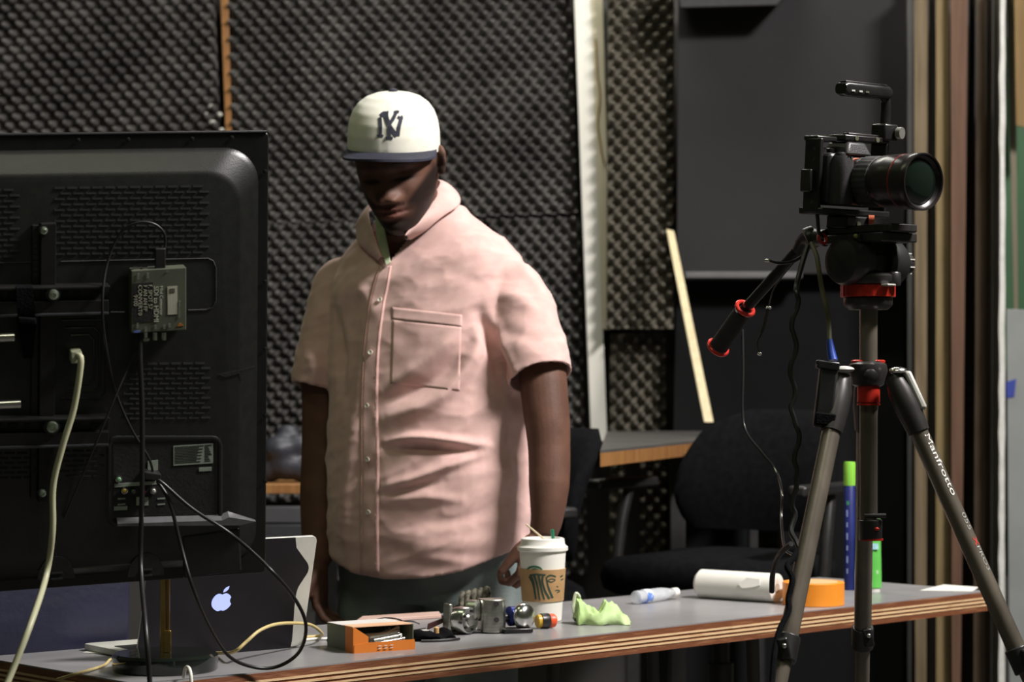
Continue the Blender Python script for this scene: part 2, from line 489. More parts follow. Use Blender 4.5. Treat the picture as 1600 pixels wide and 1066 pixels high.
mn = min(v.co.z for v in me.vertices)
me.transform(Matrix.Translation((0, 0, zs - mn)))
tag(obj('crumpled_bag', me, mat('blue_grey_nylon', (.022, .024, .034), (.045, .047, .06), 14, .5, bump=.5, bscale=40)), 'crumpled blue grey bag on the rear shelf behind the man', 'bag')
for k in range(2):
    mb = MB().box((at(440, 800, 5.8).x, 5.82, zs - .15 + .028 + k * .045), (.20 - .03 * k, .22, .043))
    tag(mb.build('dark_box', mat('dark_slate_card%d' % k, (.03 + .03 * k, .03 + .03 * k, .035 + .03 * k), None, 14, .6), bevel=.004),
        ['dark flat box on the lower board of the rear shelf', 'grey flat box stacked on the dark box of the rear shelf'][k], 'box')

# ------------------------------------------------------------------ office chairs
def office_chair(label, loc, rz, seat_z, back_h, lean=.1, w=.46):
    t = thing('office_chair', label, 'chair', loc, (0, 0, rz), 'black office chairs behind the bench')
    # backrest: curved rounded slab (chair faces local -y)
    rings = []
    n = 10
    H = back_h - seat_z - .10
    for i in range(n + 1):
        u = i / n
        z = seat_z + .10 + H * u
        wd = w * (.80 + .2 * math.sin(PI * min(1, u * 1.15) ** .8) - .42 * max(0, (u - .78) / .22) ** 2.2)
        y = .20 + lean * u - .03 * math.sin(PI * u)
        ring = []
        for j in range(24):
            a = 2 * PI * j / 24
            cx, sy = math.cos(a), math.sin(a)
            xx = wd / 2 * (abs(cx) ** .7) * (1 if cx > 0 else -1)
            yy = y + .035 * (abs(sy) ** .7) * (1 if sy > 0 else -1) * (1 - .45 * max(0, (u - .85) / .15)) - .05 * (xx / (w / 2)) ** 2
            ring.append((xx, yy, z))
        rings.append(ring)
    MB().rings(rings).build('backrest', M_fabric, t, smooth=60)
    # seat cushion
    prof = []
    for (s, z) in ((.86, -.045), (.97, -.03), (1.0, 0), (.97, .028), (.88, .043), (.5, .05)):
        prof.append([(x * s, y * s, seat_z + z + .012 * (y / .25) ** 2) for x, y in rrect(w + .03, .48, .12, 5)])
    MB().rings(prof).build('seat', M_fabric, t, smooth=60)
    MB().box((0, .24, seat_z + .03), (.06, .018, .22)).build('back_bracket', M_black, t, bevel=.005)
    for s in (-1, 1):
        x = s * (w / 2 + .05)
        MB().tube(smoothpts([(x * .8, -.02, seat_z - .04), (x, -.02, seat_z - .02), (x * 1.02, .0, seat_z + .1), (x, .03, seat_z + .2)], 5), .014, 10).build('arm_post', M_black, t)
        rr = [[(x + px_ * .055, .0 + py_ * 1.0, seat_z + .2 + z) for px_, py_ in rrect(1, .27, .12, 4)] for z in (0, .012, .024)]
        MB().rings(rr).build('armrest', M_black, t, bevel=.006, smooth=60)
    MB().lathe([(.03, .1), (.03, seat_z - .2), (.02, seat_z - .2), (.02, seat_z - .045)], 16).build('gas_column', M_blackm, t)
    for k in range(5):
        a = 2 * PI * k / 5 + .3
        d = Vector((math.cos(a), math.sin(a), 0))
        MB().tube([d * .02 + Vector((0, 0, .115)), d * .17 + Vector((0, 0, .10)), d * .30 + Vector((0, 0, .075))], [.028, .022, .014], 10).build('base_arm', M_black, t)
        cm = MB()
        M = frame(d * .30 + Vector((0, 0, .027)), (0, 0, 1), d)
        cm.lathe([(.012, -.022), (.025, -.02), (.027, -.012), (.027, .012), (.025, .02), (.012, .022)], 16, M)
        cm.build('caster', M_rubber, t)
    return t
office_chair('black fabric office chair behind the paper roll with rounded backrest', (at(1127, 900, 5.3).x, 5.32, 0), math.radians(-35), .735, at(1140, 640, 5.6).z, w=.44)
office_chair('black office chair half hidden behind the pink shirt and coffee cup', (at(722, 900, 5.0).x, 5.03, 0), math.radians(-62), .70, at(900, 672, 5.0).z, w=.42)
tag(MB().box(at(1262, 822, 5.0), (.11, .05, .13)).build('black_case', M_black, bevel=.015), 'small black case end standing behind the left tripod leg', 'case') if False else None

# ------------------------------------------------------------------ front bench
ZT = CAMZ - .438
U = Vector((.725, .689, 0)).normalized()
N_ = Vector((-U.y, U.x, 0))
P0 = Vector((-.527, 3.255, 0))
BL, BD = 2.075, .44
bench = thing('plywood_bench', 'long narrow plywood bench with grey laminate top in the foreground', 'bench', P0, (0, 0, math.atan2(U.y, U.x)))
def bq(z, e=0, e2=0):
    return [(0 - e, 0 - e, z), (BL + e, 0 - e, z), (BL + e, BD + e, z), (0 - e, BD + e, z)]
M_lam = mat('grey_laminate', (.24, .235, .24), (.31, .305, .31), 6, .30, bump=.04)
M_plyd = mat('dark_stained_ply', (.18, .062, .026), (.42, .20, .09), 26, .5, bump=.25, stretch=(.5, .5, 6), lo=.52, hi=.80)
M_plyl = mat('pale_raw_ply', (.72, .50, .28), (.42, .22, .09), 22, .6, bump=.2, stretch=(.6, .6, 4), lo=.55, hi=.75)
z = 0.0
for nm, th, m, e in (('laminate_sheet', .0022, M_lam, -.0005), ('ply', .0105, M_plyd, 0), ('ply', .0036, M_plyl, .0006), ('ply', .0038, M_plyd, -.0012), ('ply', .0038, M_plyl, .0006), ('ply', .0038, M_plyd, -.0012), ('ply', .0030, M_plyl, .0004), ('ply', .0105, M_plyd, -.0006)):
    MB().hexa(bq(ZT - z - th, e), bq(ZT - z, e)).build(nm, m, bench, smooth=0)
    z += th
Ib = inv_of(bench)
def bl(px, py, h=0):
    "bench-local point from a pixel on the bench top"
    return Ib @ onz(px, py, ZT + h)
zu = ZT - z
for (u, v, du) in ((.30, .08, .0), (.30, .40, .0), (1.12, .30, -.03), (1.45, .10, .03), (1.12, .10, -.03), (1.45, .36, .03)):
    if (u, v) == (1.12, .10): continue
    MB().tube([(u, v, zu), (u + du, v, 0)], [.013, .010], 10).build('leg', M_steel if False else mat('dark_grey_steel', (.09, .085, .08), None, 20, .4, .6), bench)
MB().box((.87, .30, zu - .02), (1.2, .03, .02)).build('stretcher', MATS['dark_grey_steel'], bench)

def box_thing(name, label, cat, px, py, rz=0, group=None):
    p = onz(px, py, ZT)
    return thing(name, label, cat, (p.x, p.y, ZT), (0, 0, rz), group)
def scl(py): return .438 / (py - 590.0)       # metres per pixel for a thing whose base is at this pixel row

# ---- small orange box with loose metal parts in it
fl, fr, bk = onz(553, 1021.5, ZT), onz(646, 1015, ZT), onz(523, 1009, ZT)
ux = (fr - fl).normalized(); uy = Vector((-ux.y, ux.x, 0))
W, Dp, Hh = (fr - fl).length, .095, .0405
ob = thing('cardboard_box', 'small open orange and white cardboard box on the bench', 'box', fl, (0, 0, math.atan2(ux.y, ux.x)))
M_or = mat('orange_card', (.62, .17, .015), (.68, .2, .025), 10, .55)
M_wc = mat('white_card', (.62, .60, .56), (.7, .68, .64), 10, .55)
M_gc = mat('dark_green_card', (.10, .12, .075), (.13, .15, .1), 10, .6)
th = .0015
MB().box((W / 2, Dp / 2, th / 2), (W, Dp, th)).build('floor_panel', M_wc, ob)
MB().box((th / 2, Dp / 2 + .012, Hh / 2), (th, Dp - .024, Hh)).build('side_panel', M_gc, ob, label='dark green side panel')
MB().prism([(0, 0), (.026, 0), (.026, Hh * .62), (.002, Hh), (0, Hh)], 0, th, frame((0, th, 0), (1, 0, 0), (0, 0, 1))).build('corner_flap', M_or, ob)
MB().box((-.0005, .014, Hh / 2), (.0015, .028, Hh)).build('side_band', M_or, ob)
MB().box((W - th / 2, Dp / 2, Hh / 2), (th, Dp, Hh)).build('side_panel', M_gc, ob)
MB().box((W / 2, Dp - th / 2, Hh / 2), (W, th, Hh)).build('back_panel', M_gc, ob)
MB().prism([(0, 0), (W + .002, 0), (W + .003, .010), (W + .001, .0165), (.02, .0155), (.0, .013)], -th, 0, frame((0, -.001, 0), (1, 0, 0), (0, 0, 1))).build('front_lip', M_or, ob)
MB().box((W / 2, Dp / 2 + .014, Hh), (W, Dp - .028, th)).build('lid', M_wc, ob)
MB().box((W / 2, .022, Hh + .0004), (W, .034, th)).build('lid_band', mat('pale_orange_card', (.72, .42, .24), (.78, .5, .32), 10, .55), ob)
mb = MB()
for k in range(3):
    for dz in (0, .004):
        mb.box((W * .42 + k * .0105, -.003, .0058 + dz), (.0055, .0006, .0012))
mb.build('printed_mark', M_wc, ob)
for k in range(7):
    a = Vector((.030 + random.uniform(0, .012), .006 + k * .007, .012 + .005 * (k % 3)))
    b_ = Vector((W - .020 + random.uniform(-.008, .004), .005 + k * .007, .017 + .005 * (k % 4)))
    pr = thing('metal_rod', ['shiny metal rod lying in front inside the orange box', 'short metal rod second from the open side of the orange box', 'metal rod in the middle of the orange box',
        'pale metal rod crossing the pile in the orange box', 'upper shiny rod in the orange box', 'rear metal rod inside the orange box', 'rearmost dull rod inside the orange box'][k], 'rod', (0, 0, 0), group='metal rods in the orange box')
    Mo = Matrix.Translation(ob.location) @ ob.rotation_euler.to_matrix().to_4x4()
    m_ = [M_chrome, M_steel, M_white][k % 3]
    MB(Mo).cyl(a, b_, .0032, n=10).build('shaft', m_, pr)
    MB(Mo).cyl(b_, b_ + (b_ - a).normalized() * .004, .0045, n=10).build('tip', M_chrome, pr)

# ---- black pouch beside the box
t = box_thing('black_pouch', 'flat crumpled black cloth pouch right of the orange box', 'pouch', 676, 1000, .45)
mb = MB(); rings = []
for i in range(15):
    u = i / 14
    x = -.037 + .074 * u
    hh = .017 + .008 * math.sin(u * 9) * math.sin(u * PI) + .004 * math.sin(u * 17)
    e = math.sin(PI * min(1, max(.04, u * 1.02 + .02)) * .97) ** .35
    rings.append([(x, .03 * math.cos(2 * PI * j / 16) * e, .0005 + max(0, (hh * (.5 + .5 * math.sin(2 * PI * j / 16))) * e)) for j in range(16)])
mb.rings(rings).build('pouch_body', M_fabric, t, smooth=60)
MB().tube(smoothpts([(-.033, -.028, .0025), (-.01, -.034, .0025), (.018, -.034, .003), (.037, -.026, .0025)], 5), .0022, 8).build('edge_binding', M_black, t)
MB().prism(rrect(.02, .012, .004), .014, .0165, Matrix.Translation((-.016, .004, 0))).build('paper_tag', M_wc, t)
MB().lathe([(.0045, 0), (.0045, .009), (.002, .011)], 12, Matrix.Translation((.006, -.002, .011))).build('brass_stud', mat('tan_wood_bead', (.55, .33, .14), None, 20, .5), t)

# ---- silver clamp rig
p0 = onz(770, 989, ZT)
rig = thing('metal_clamp_rig', 'silver metal clamp rig with round knob and steel plate on the bench', 'clamp', (p0.x, p0.y, ZT), (0, 0, math.radians(18)))
s_ = scl(989)                                     # metres per pixel here
def rg(px, py, dy=0): return Vector(((px - 770) * s_, dy, (989 - py) * s_))
def half_block():
    prof = []
    for j in range(17):
        a = PI + PI * j / 16
        prof.append((.0225 * math.cos(a), .020 * math.sin(a)))
    prof += [(.0225, .02), (-.0225, .02)]
    return prof
MB().prism(half_block(), 0.002, rg(0, 936).z).build('clamp_block', M_steel, rig, bevel=.0015)
for zz in (rg(0, 942).z, rg(0, 967).z):
    MB().cyl((0, -.0192, zz), (0, -.0225, zz), .0043, n=14).build('bolt_hole', M_rubber, rig)
# chrome dial left (facing left-front)
Md = frame(rg(726, 967, -.014), (.85, .55, .1), (0, 0, 1)) @ Matrix.Scale(1.2, 4)
MB().lathe([(.001, .004), (.008, .0045), (.0095, .003), (.0175, .004), (.019, .002), (.019, -.016), (.016, -.03), (.012, -.034)], 28, Md).build('lens_dial', M_chrome, rig)
MB().lathe([(.0075, .0048), (.0075, .006), (.0015, .007)], 18, Md).build('dial_centre', M_steel, rig)
for k in range(5):
    a = 2 * PI * k / 5
    MB(Md).box((.0135 * math.cos(a), .0135 * math.sin(a), .0046), (.0035, .0035, .0012)).build('dial_mark', M_black, rig)
MB().lathe([(.017, 0), (.018, .004), (.018, .018), (.012, .022)], 22, frame(rg(733, 953, .01), (.6, .75, .2), (0, 0, 1))).build('grey_collar', M_steel, rig)
MB().box(rg(696, 962, .0), (.006, .018, .045), Euler((0, .06, .35)).to_matrix()).build('steel_plate', M_steel, rig, bevel=.001)
MB().prism([(-.03, -.022), (.028, .002), (.03, .008), (-.028, -.012)], -.003, .003, frame(rg(694, 962, .012), (1, 0, 0), (0, 0, 1))).build('leather_flap', mat('dark_red_leather', (.045, .012, .012), (.07, .02, .018), 30, .5), rig)
MB().cyl(rg(690, 965, .012), rg(752, 965, .006), .006).build('cross_bar', M_blackm, rig)
# blue collar and round knob on the right
MB().lathe([(.012, 0), (.017, .003), (.017, .011), (.012, .014)], 22, frame(rg(794, 964, -.002), (-.2, 1, 0), (0, 0, 1))).build('blue_collar', mat('blue_anodised', (.01, .018, .13), (.02, .03, .2), 20, .3, .4), rig)
MB().cyl(rg(780, 966), rg(812, 966), .008).build('knob_shaft', M_blackm, rig)
Mk = frame(rg(818, 964, -.010), (.78, .62, .1), (0, 0, 1)) @ Matrix.Scale(1.12, 4)
MB().lathe([(.002, .013), (.010, .0125), (.017, .009), (.0205, .003), (.021, -.003), (.018, -.008), (.01, -.010)], 28, Mk).build('round_knob', M_chrome, rig)
MB().box(rg(805, 984.8, -.012), (.052, .03, .008)).build('base_plate', M_blackm, rig, bevel=.002)
MB().box(rg(735, 989, .004) + Vector((0, 0, .0025)), (.07, .02, .005)).build('base_rail', M_blackm, rig, bevel=.001)
for f_ in ((.02, .01), (-.02, .01)): pass
# small plug with a red cap
p = onz(853, 982.5, ZT)
rp_ = thing('red_capped_plug', 'small yellow and black plug with a red cap in front of the cup', 'plug', (p.x, p.y, ZT), (0, 0, .35))
Mx = frame((0, 0, .0135), (0, 1, 0), (0, 0, 1))
s2 = scl(983)
MB().lathe([(.009, -.018), (.0115, -.016), (.0115, -.009)], 20, Mx).build('yellow_ring', mat('yellow_plastic', (.55, .33, .03), None, 20, .4), rp_)
MB().lathe([(.0133, -.009), (.0135, .004), (.012, .006)], 20, Mx).build('black_band', M_black, rp_)
MB().lathe([(.0118, .0055), (.0125, .009), (.0115, .0155), (.008, .0185), (.001, .0195)], 20, Mx).build('red_cap', mat('orange_red_plastic', (.78, .085, .02), (.82, .11, .03), 20, .4), rp_)
# braided cord coil on top of the rig's back
p = onz(742, 965, ZT)
cd = thing('braided_cord', 'coil of grey green braided cord lying behind the clamp rig', 'cord', (p.x, p.y, ZT))
s3 = scl(965)
def cg(px, py, dy=0): return Vector(((px - 742) * s3, dy, (965 - py) * s3))
M_cordm = mat('grey_green_braid', (.03, .03, .02), (.22, .20, .15), 120, .85, bump=.5)
mb = MB()
for k in range(5):
    x = -.022 + k * .011
    Mr = frame(cg(742, 942) + Vector((x, .0 + .003 * k, .006 * (k > 1))), (.18, 1, 0), (0, 0, 1))
    mb.torus(None, .0165 + .002 * math.sin(k * 2), .0052, 24, 8, Mr)
mb.build('cord_loops', M_cordm, cd)
MB().tube(smoothpts([cg(730, 953, -.02), cg(716, 948, -.01), cg(708, 953, .0), cg(704, 959.5, .01), cg(722, 959.5, .02), cg(742, 959.5, .02)], 6), .0045, 8).build('cord_tail', M_cordm, cd)

# ---- paper coffee cup
p = onz(848, 969.5, ZT)
cup = thing('coffee_cup', 'white paper coffee cup with printed brown sleeve and white lid', 'cup', (p.x, p.y, ZT), (0, 0, 0))
sc_ = scl(969.5)
Hc = (969.5 - 857) * sc_
rb, rt = 29.5 * sc_, 36.5 * sc_
def cr(z_): return rb + (rt - rb) * z_ / Hc
M_cup = mat('white_paper_cup', (.80, .78, .70), (.84, .82, .75), 6, .5)
MB().lathe([(rb - .003, .004), (rb - .0015, .0), (rb, .001), (rt, Hc), (rt - .002, Hc), (rb - .002, .006)], 40).build('cup_wall', M_cup, cup)
lid = MB().lathe([(rt + .001, Hc - .005), (rt + .0035, Hc - .003), (rt + .0035, Hc + .003), (rt + .001, Hc + .0045), (rt - .002, Hc + .008), (rt - .003, Hc + .0175), (rt - .006, Hc + .019), (rt - .010, Hc + .0185), (rt - .011, Hc + .015), (.002, Hc + .0148)], 40).build('lid', M_white, cup)
z0s, z1s = (969.5 - 938) * sc_, (969.5 - 888) * sc_
M_slv = mat('brown_card_sleeve', (.40, .235, .10), (.47, .285, .13), 30, .75, bump=.1)
slv = MB().lathe([(cr(z0s) + .0004, z0s), (cr(z0s) + .0016, z0s), (cr(z1s) + .0016, z1s), (cr(z1s) + .0004, z1s)], 40).build('sleeve', M_slv, cup)
M_pg = mat('dark_green_print', (.025, .055, .035), (.035, .07, .045), 20, .7)
M_lg = mat('green_print', (.02, .14, .07), None, 20, .6)
def onsleeve(px, py, off=.0019):
    z_ = (969.5 - py) * sc_
    r = cr(z_) + off
    x_ = max(-.999, min(.999, (px - 848) * sc_ / r))
    a = math.asin(x_)
    return Vector((r * math.sin(a), -r * math.cos(a), z_))
def print_stroke(mb, pts, w, off=.0019):
    pts = [Vector((a, b, 0)) for a, b in pts]
    pts = smoothpts(pts, 4) if len(pts) > 2 else pts
    k = len(pts)
    vs, fs = [], []
    for i in range(k):
        t = (pts[min(k - 1, i + 1)] - pts[max(0, i - 1)]).normalized()
        n = Vector((-t.y, t.x, 0))
        ww = w[0] + (w[1] - w[0]) * i / (k - 1) if isinstance(w, tuple) else w
        for s in (-1, 1):
            q = pts[i] + n * s * ww / 2
            vs.append(onsleeve(q.x, q.y, off))
    for i in range(k - 1): fs.append((2 * i, 2 * i + 1, 2 * i + 3, 2 * i + 2))
    mb._add(vs, fs)
mb = MB()
print_stroke(mb, [(828, 898), (833, 910), (837, 934)], (6, 2.5))
print_stroke(mb, [(834, 896), (839, 912), (843, 935)], (4, 2.5))
print_stroke(mb, [(841, 895), (844, 912), (850, 934)], (4, 2.5))
print_stroke(mb, [(848, 896), (847, 906), (851, 920), (858, 933)], (3, 3.5))
print_stroke(mb, [(853, 899), (856, 914), (863, 932)], (2, 3.5))
print_stroke(mb, [(827, 897), (838, 895), (852, 896)], 2.5)
print_stroke(mb, [(854, 899), (860, 896.5), (868, 899)], 2.6)
print_stroke(mb, [(855, 905), (861, 902), (867, 904), (861, 907), (855, 905)], 1.6)
print_stroke(mb, [(875, 900), (879, 898)], 2.4)
print_stroke(mb, [(876, 905), (880, 903.5)], 2.0)
print_stroke(mb, [(869, 914), (872, 915.5)], 1.6)
print_stroke(mb, [(867, 921), (871, 920), (874, 922), (870, 924)], 1.8)
mb.build('face_print', M_pg, slv, smooth=0)
mb = MB()
print_stroke(mb, [(823, 890), (827, 885), (835, 883), (843, 885), (847, 890)], 3, .0005)
print_stroke(mb, [(830, 889), (835, 887), (841, 889)], 2.5, .0005)
mb.build('round_logo', M_lg, cup, smooth=0)
MB().tube([Vector((.019, -.004, Hc + .013)), Vector((.017, -.006, Hc + .034))], [.0026, .0035], 8).build('green_stopper', mat('green_plastic', (.01, .18, .09), None, 20, .4), cup)
MB().tube([Vector((.004, -.010, Hc + .016)), Vector((-.030, .004, Hc + .043))], .0017, 8).build('stir_stick', mat('pale_birch', (.62, .52, .34), None, 20, .6), cup)

# ---- crumpled green wrapper
t = box_thing('plastic_wrapper', 'crumpled translucent green plastic wrapper right of the cup', 'wrapper', 940, 975, .1)
nx, ny = 30, 16
vs, fs = [], []
rnd = random.Random(8)
for j in range(ny + 1):
    for i in range(nx + 1):
        u, v = i / nx, j / ny
        x = (-.052 + .104 * u) * (1 - .25 * abs(v - .5))
        prof = float(np.interp(u, [0, .07, .14, .3, .42, .55, .7, .85, 1], [.012, .050, .042, .030, .022, .041, .037, .022, .001]))
        hgt = prof * math.sin(PI * v) ** .6
        hgt += .003 * math.sin(u * 31 + v * 7) * math.sin(PI * v) + .002 * math.sin(u * 14 - v * 23)
        y = -.028 + .056 * v + .006 * math.sin(u * 11)
        vs.append((x, y, max(.0006, hgt)))
for j in range(ny):
    for i in range(nx):
        a = j * (nx + 1) + i
        fs.append((a, a + 1, a + nx + 2, a + nx + 1))
me = bpy.data.meshes.new('wrapper_film'); me.from_pydata(vs, [], fs)
o = obj('wrapper_film', me, mat('green_film', (.42, .62, .22), (.56, .74, .36), 18, .6, alpha=.88, bump=.3), t, smooth=45)
sd = o.modifiers.new('solid', 'SOLIDIFY'); sd.thickness = .0006
mb = MB(); mb.tube(smoothpts([(-.049, -.004, .02), (-.050, 0, .036), (-.046, .002, .054), (-.038, .004, .046)], 4), [.004] * 4 + [.003] * 4 + [.0035] * 4 + [.002], 6)
mb.build('twisted_corner', mat('pale_film', (.55, .62, .42), (.65, .7, .5), 20, .3), t)

# ---- small clear bottle lying down
a, b_ = onz(992, 945, ZT), onz(1058, 936, ZT)
bo = thing('clear_bottle', 'small crumpled clear plastic bottle with blue label lying on the bench', 'bottle', a, (0, 0, math.atan2((b_ - a).y, (b_ - a).x)))
Lb = (b_ - a).length
Mx = frame((0, 0, .0135), (0, 1, 0), (0, 0, 1))
M_clr = mat('clear_plastic', (.72, .76, .80), (.85, .88, .9), 60, .18, alpha=.55, bump=.6, bscale=90)
MB().lathe([(.008, 0), (.0125, .003), (.0132, .012), (.0118, .022), (.0132, .034), (.0128, Lb * .62), (.010, Lb * .78), (.007, Lb * .86), (.007, Lb * .9)], 24, Mx).build('bottle_body', M_clr, bo)
MB().lathe([(.0134, .026), (.0137, .027), (.0137, .044), (.0134, .045)], 24, Mx).build('label_band', mat('white_blue_label', (.75, .78, .85), (.12, .25, .75), 55, .4, lo=.5, hi=.56), bo)
MB().lathe([(.0085, Lb * .88), (.009, Lb * .885), (.009, Lb * .985), (.007, Lb)], 18, Mx).build('bottle_cap', M_white, bo)

# ---- white paper roll
a, b_ = onz(1093, 934, ZT), onz(1214, 942, ZT)
pr = thing('paper_roll', 'roll of white paper towel lying at the back of the bench', 'paper roll', a, (0, 0, math.atan2((b_ - a).y, (b_ - a).x)))
Lr = (b_ - a).length
R0 = 22.5 * scl(938)
Mx = frame((0, 0, R0), (0, 1, 0), (0, 0, 1))
MB().lathe([(.008, .001), (.009, .0), (R0 - .006, -.001), (R0, .006), (R0, Lr), (R0 - .002, Lr + .001), (.010, Lr), (.008, Lr - .001)], 36, Mx).build('paper_wrap', mat('white_paper', (.70, .70, .63), (.76, .76, .70), 9, .8, bump=.08), pr)
MB().lathe([(.0078, -.0012), (.009, -.0012), (.009, Lr + .0012), (.0078, Lr + .0012)], 20, Mx).build('card_core', mat('grey_card', (.35, .3, .24), None, 20, .8), pr)
MB().prism([(Lr * .60, -.004), (Lr * .66, -.012), (Lr * .78, -.009), (Lr * .88, -.004), (Lr * .86, .008), (Lr * .7, .010)], R0 + .0002, R0 + .0012, frame((0, 0, R0), (1, 0, 0), (0, .35, .95))).build('torn_flap', MATS['white_paper'], pr)

# ---- orange tape roll
pt = onz(1271, 944.5, ZT)
tr = thing('tape_roll', 'roll of orange tape lying flat behind the left tripod leg', 'tape', (pt.x, pt.y, ZT))
st_ = scl(940)
Rt, Ht = 47.5 * st_, 35 * st_
MB().lathe([(Rt * .8, .0), (Rt - .001, .0), (Rt, .001), (Rt, Ht - .001), (Rt - .001, Ht), (Rt * .8, Ht)], 44).build('tape_band', mat('orange_tape', (.85, .27, .015), (.9, .31, .03), 14, .45), tr)
MB().lathe([(Rt * .76, .0003), (Rt * .8, .0003), (Rt * .8, Ht + .0004), (Rt * .76, Ht + .0004)], 40).build('card_core', mat('tan_card', (.5, .36, .17), None, 20, .8), tr)

# ---- two tubes standing at the right end
pt = onz(1328, 922, ZT)
bt_ = thing('blue_tube', 'tall blue tube with a bright green cap standing on the bench', 'tube', (pt.x, pt.y, ZT))
s5 = scl(922); r5 = 9.2 * s5
MB().lathe([(r5 - .001, 0), (r5, .001), (r5, 162 * s5), (r5 - .001, 163 * s5)], 24).build('tube_body', mat('deep_blue_print', (.008, .013, .10), (.012, .022, .15), 16, .4), bt_)
MB().lathe([(r5, 163 * s5), (r5 + .0003, 164 * s5), (r5 + .0003, 196 * s5), (r5 - .001, 200 * s5), (.001, 200.5 * s5)], 24).build('green_cap', mat('lime_plastic', (.22, .58, .05), (.28, .65, .08), 16, .4), bt_)
mb = MB()
for k in range(6):
    mb.box((-r5 * .55, -r5 * .85, (30 + 18 * k) * s5), (.0035, .001, .010 + .004 * (k % 2)))
mb.build('side_print', mat('grey_blue_print', (.14, .18, .32), None, 30, .5), bt_)
MB().box((-r5 * .4, -r5 * .93, 136 * s5), (.007, .001, .008)).build('green_dot', MATS['green_print'], bt_)
pt = onz(1364, 924, ZT)
gt = thing('green_squeeze_tube', 'bright green squeeze tube standing on its white cap', 'tube', (pt.x, pt.y, ZT))
rings = []
for zz, wx, wy in ((0, 11, 11), (5, 12, 12), (6, 13.5, 13), (50, 13, 10), (100, 12, 4), (112, 12, 1.2)):
    rings.append([(wx * s5 * math.cos(2 * PI * j / 24), wy * s5 * math.sin(2 * PI * j / 24), zz * s5) for j in range(24)])
MB().rings(rings[:2]).build('white_cap', M_white, gt)
tb_ = MB().rings(rings[2:]).build('tube_body', mat('grass_green_plastic', (.10, .46, .07), (.14, .52, .10), 12, .35), gt)
MB().box((.001, -.0128, 70 * s5), (.017, .001, .012), Euler((-.13, 0, 0)).to_matrix()).build('label_patch', mat('pale_blue_print', (.2, .45, .6), (.45, .7, .7), 80, .5), gt)
MB().box((.001, -.0138, 30 * s5), (.016, .001, .008)).build('label_patch', mat('pale_green_print', (.4, .66, .35), None, 80, .5), gt)

# ---- white sheet of paper on the right end of the bench
c4 = [onz(x, y, ZT + .0004) for x, y in ((1437, 923), (1519, 924.5), (1529, 918), (1475, 914))]
tag(MB().hexa(c4, [p + Vector((0, 0, .0006)) for p in c4]).build('paper_sheet', MATS['white_paper'], smooth=0), 'white sheet of paper on the far right end of the bench', 'paper')
c4 = [onz(x, y, ZT + .0004) for x, y in ((128, 1020), (205, 1025), (262, 1012), (190, 1010))]
tag(MB().hexa(c4, [p + Vector((0, 0, .0006)) for p in c4]).build('paper_sheet', MATS['white_paper'], smooth=0), 'white paper sheet under the laptop behind the round base', 'paper')
# thing lying behind the orange box
c4 = [onz(x, y, ZT + .0004) for x, y in ((556, 975), (690, 966), (686, 960.5), (566, 968))]
tag(MB().hexa(c4, [p + Vector((0, 0, .006)) for p in c4]).build('notepad', mat('pinkish_paper', (.55, .36, .3), (.62, .46, .4), 9, .7), bevel=.001), 'pinkish notepad lying behind the orange box', 'notepad')
# thin black earphone wires on the bench
for k, pts in enumerate(([(512, 1003, 0), (520, 986, .012), (540, 978, .03), (556, 980, .028), (566, 986, .01)], [(560, 982, .002), (580, 972, .03), (605, 968, .042), (628, 972, .036), (640, 985, .012), (665, 982, .004)],
        [(585, 975, .03), (606, 975, .034), (640, 972, .03), (655, 975, .01)])):
    P = [onz(x, y + h * 900, ZT) + Vector((0, 0, max(.0016, h))) for x, y, h in pts]
    tag(MB().tube(smoothpts(P, 6), .0012, 6).build('thin_wire', M_cable), ['thin black wire curling left of the orange box', 'thin black wire arching over the orange box', 'short thin black wire behind the orange box'][k], 'wire', 'thin wires by the orange box')

# ------------------------------------------------------------------ television seen from behind
TVR = (Matrix.Rotation(.32300233, 3, 'Z') @ Matrix.Rotation(.23755784, 3, 'X') @ Matrix.Rotation(-.04609271, 3, 'Y'))
TVO = Vector((-.34177557, 3.19679311, 1.54442965))
TVM = Matrix.Translation(TVO) @ TVR.to_4x4()
TVI = TVM.inverted()
def tvl(px, py, y=0.0):
    "television-local point where a pixel meets the plane at local depth y"
    n = TVR @ Vector((0, 1, 0))
    return TVI @ onplane(px, py, TVM @ Vector((0, y, 0)), n)
def tvw(px, py, y=0.0): return TVM @ tvl(px, py, y)
tv = thing('television', 'large black flat television seen from behind on the left', 'television', TVO, TVR.to_euler())
TW, TH = 1.12, .65
M_tv = mat('tv_black_plastic', (.0065, .0068, .006), (.0095, .0098, .0085), 60, .36, bump=.06, bscale=400)
M_tvs = mat('tv_satin_plastic', (.012, .0125, .011), (.016, .0165, .015), 60, .30, bump=.04, bscale=400)
XZ = Matrix(((1, 0, 0, 0), (0, 0, 1, 0), (0, 1, 0, 0), (0, 0, 0, 1)))         # (x, z, y) -> local
MB().prism(rrect(TW, TH, .006, 3, -TW / 2, -TH / 2), 0, .022, XZ).build('bezel', M_tv, tv, bevel=.0015)
MB().prism(rrect(TW - .012, TH - .012, .004, 3, -TW / 2, -TH / 2), .0221, .024, XZ).build('screen', mat('dark_screen', (.01, .01, .012), None, 5, .12), tv)
MB().box((-TW / 2, .004, .0012), (TW - .004, .012, .0016)).build('top_edge_strip', mat('dark_metal_edge', (.07, .07, .08), (.1, .1, .11), 10, .25, .6), tv)
o1, o2 = tvl(404, 230), tvl(373, 273, -.032)
yb = -.032
def shell(x1, zt, zb, r, y):
    return [Vector((x, y, z)) for x, z in rrect(TW + 2 * 0 - 2 * abs(x1), zt - zb, r, 10, -TW / 2, (zt + zb) / 2)]
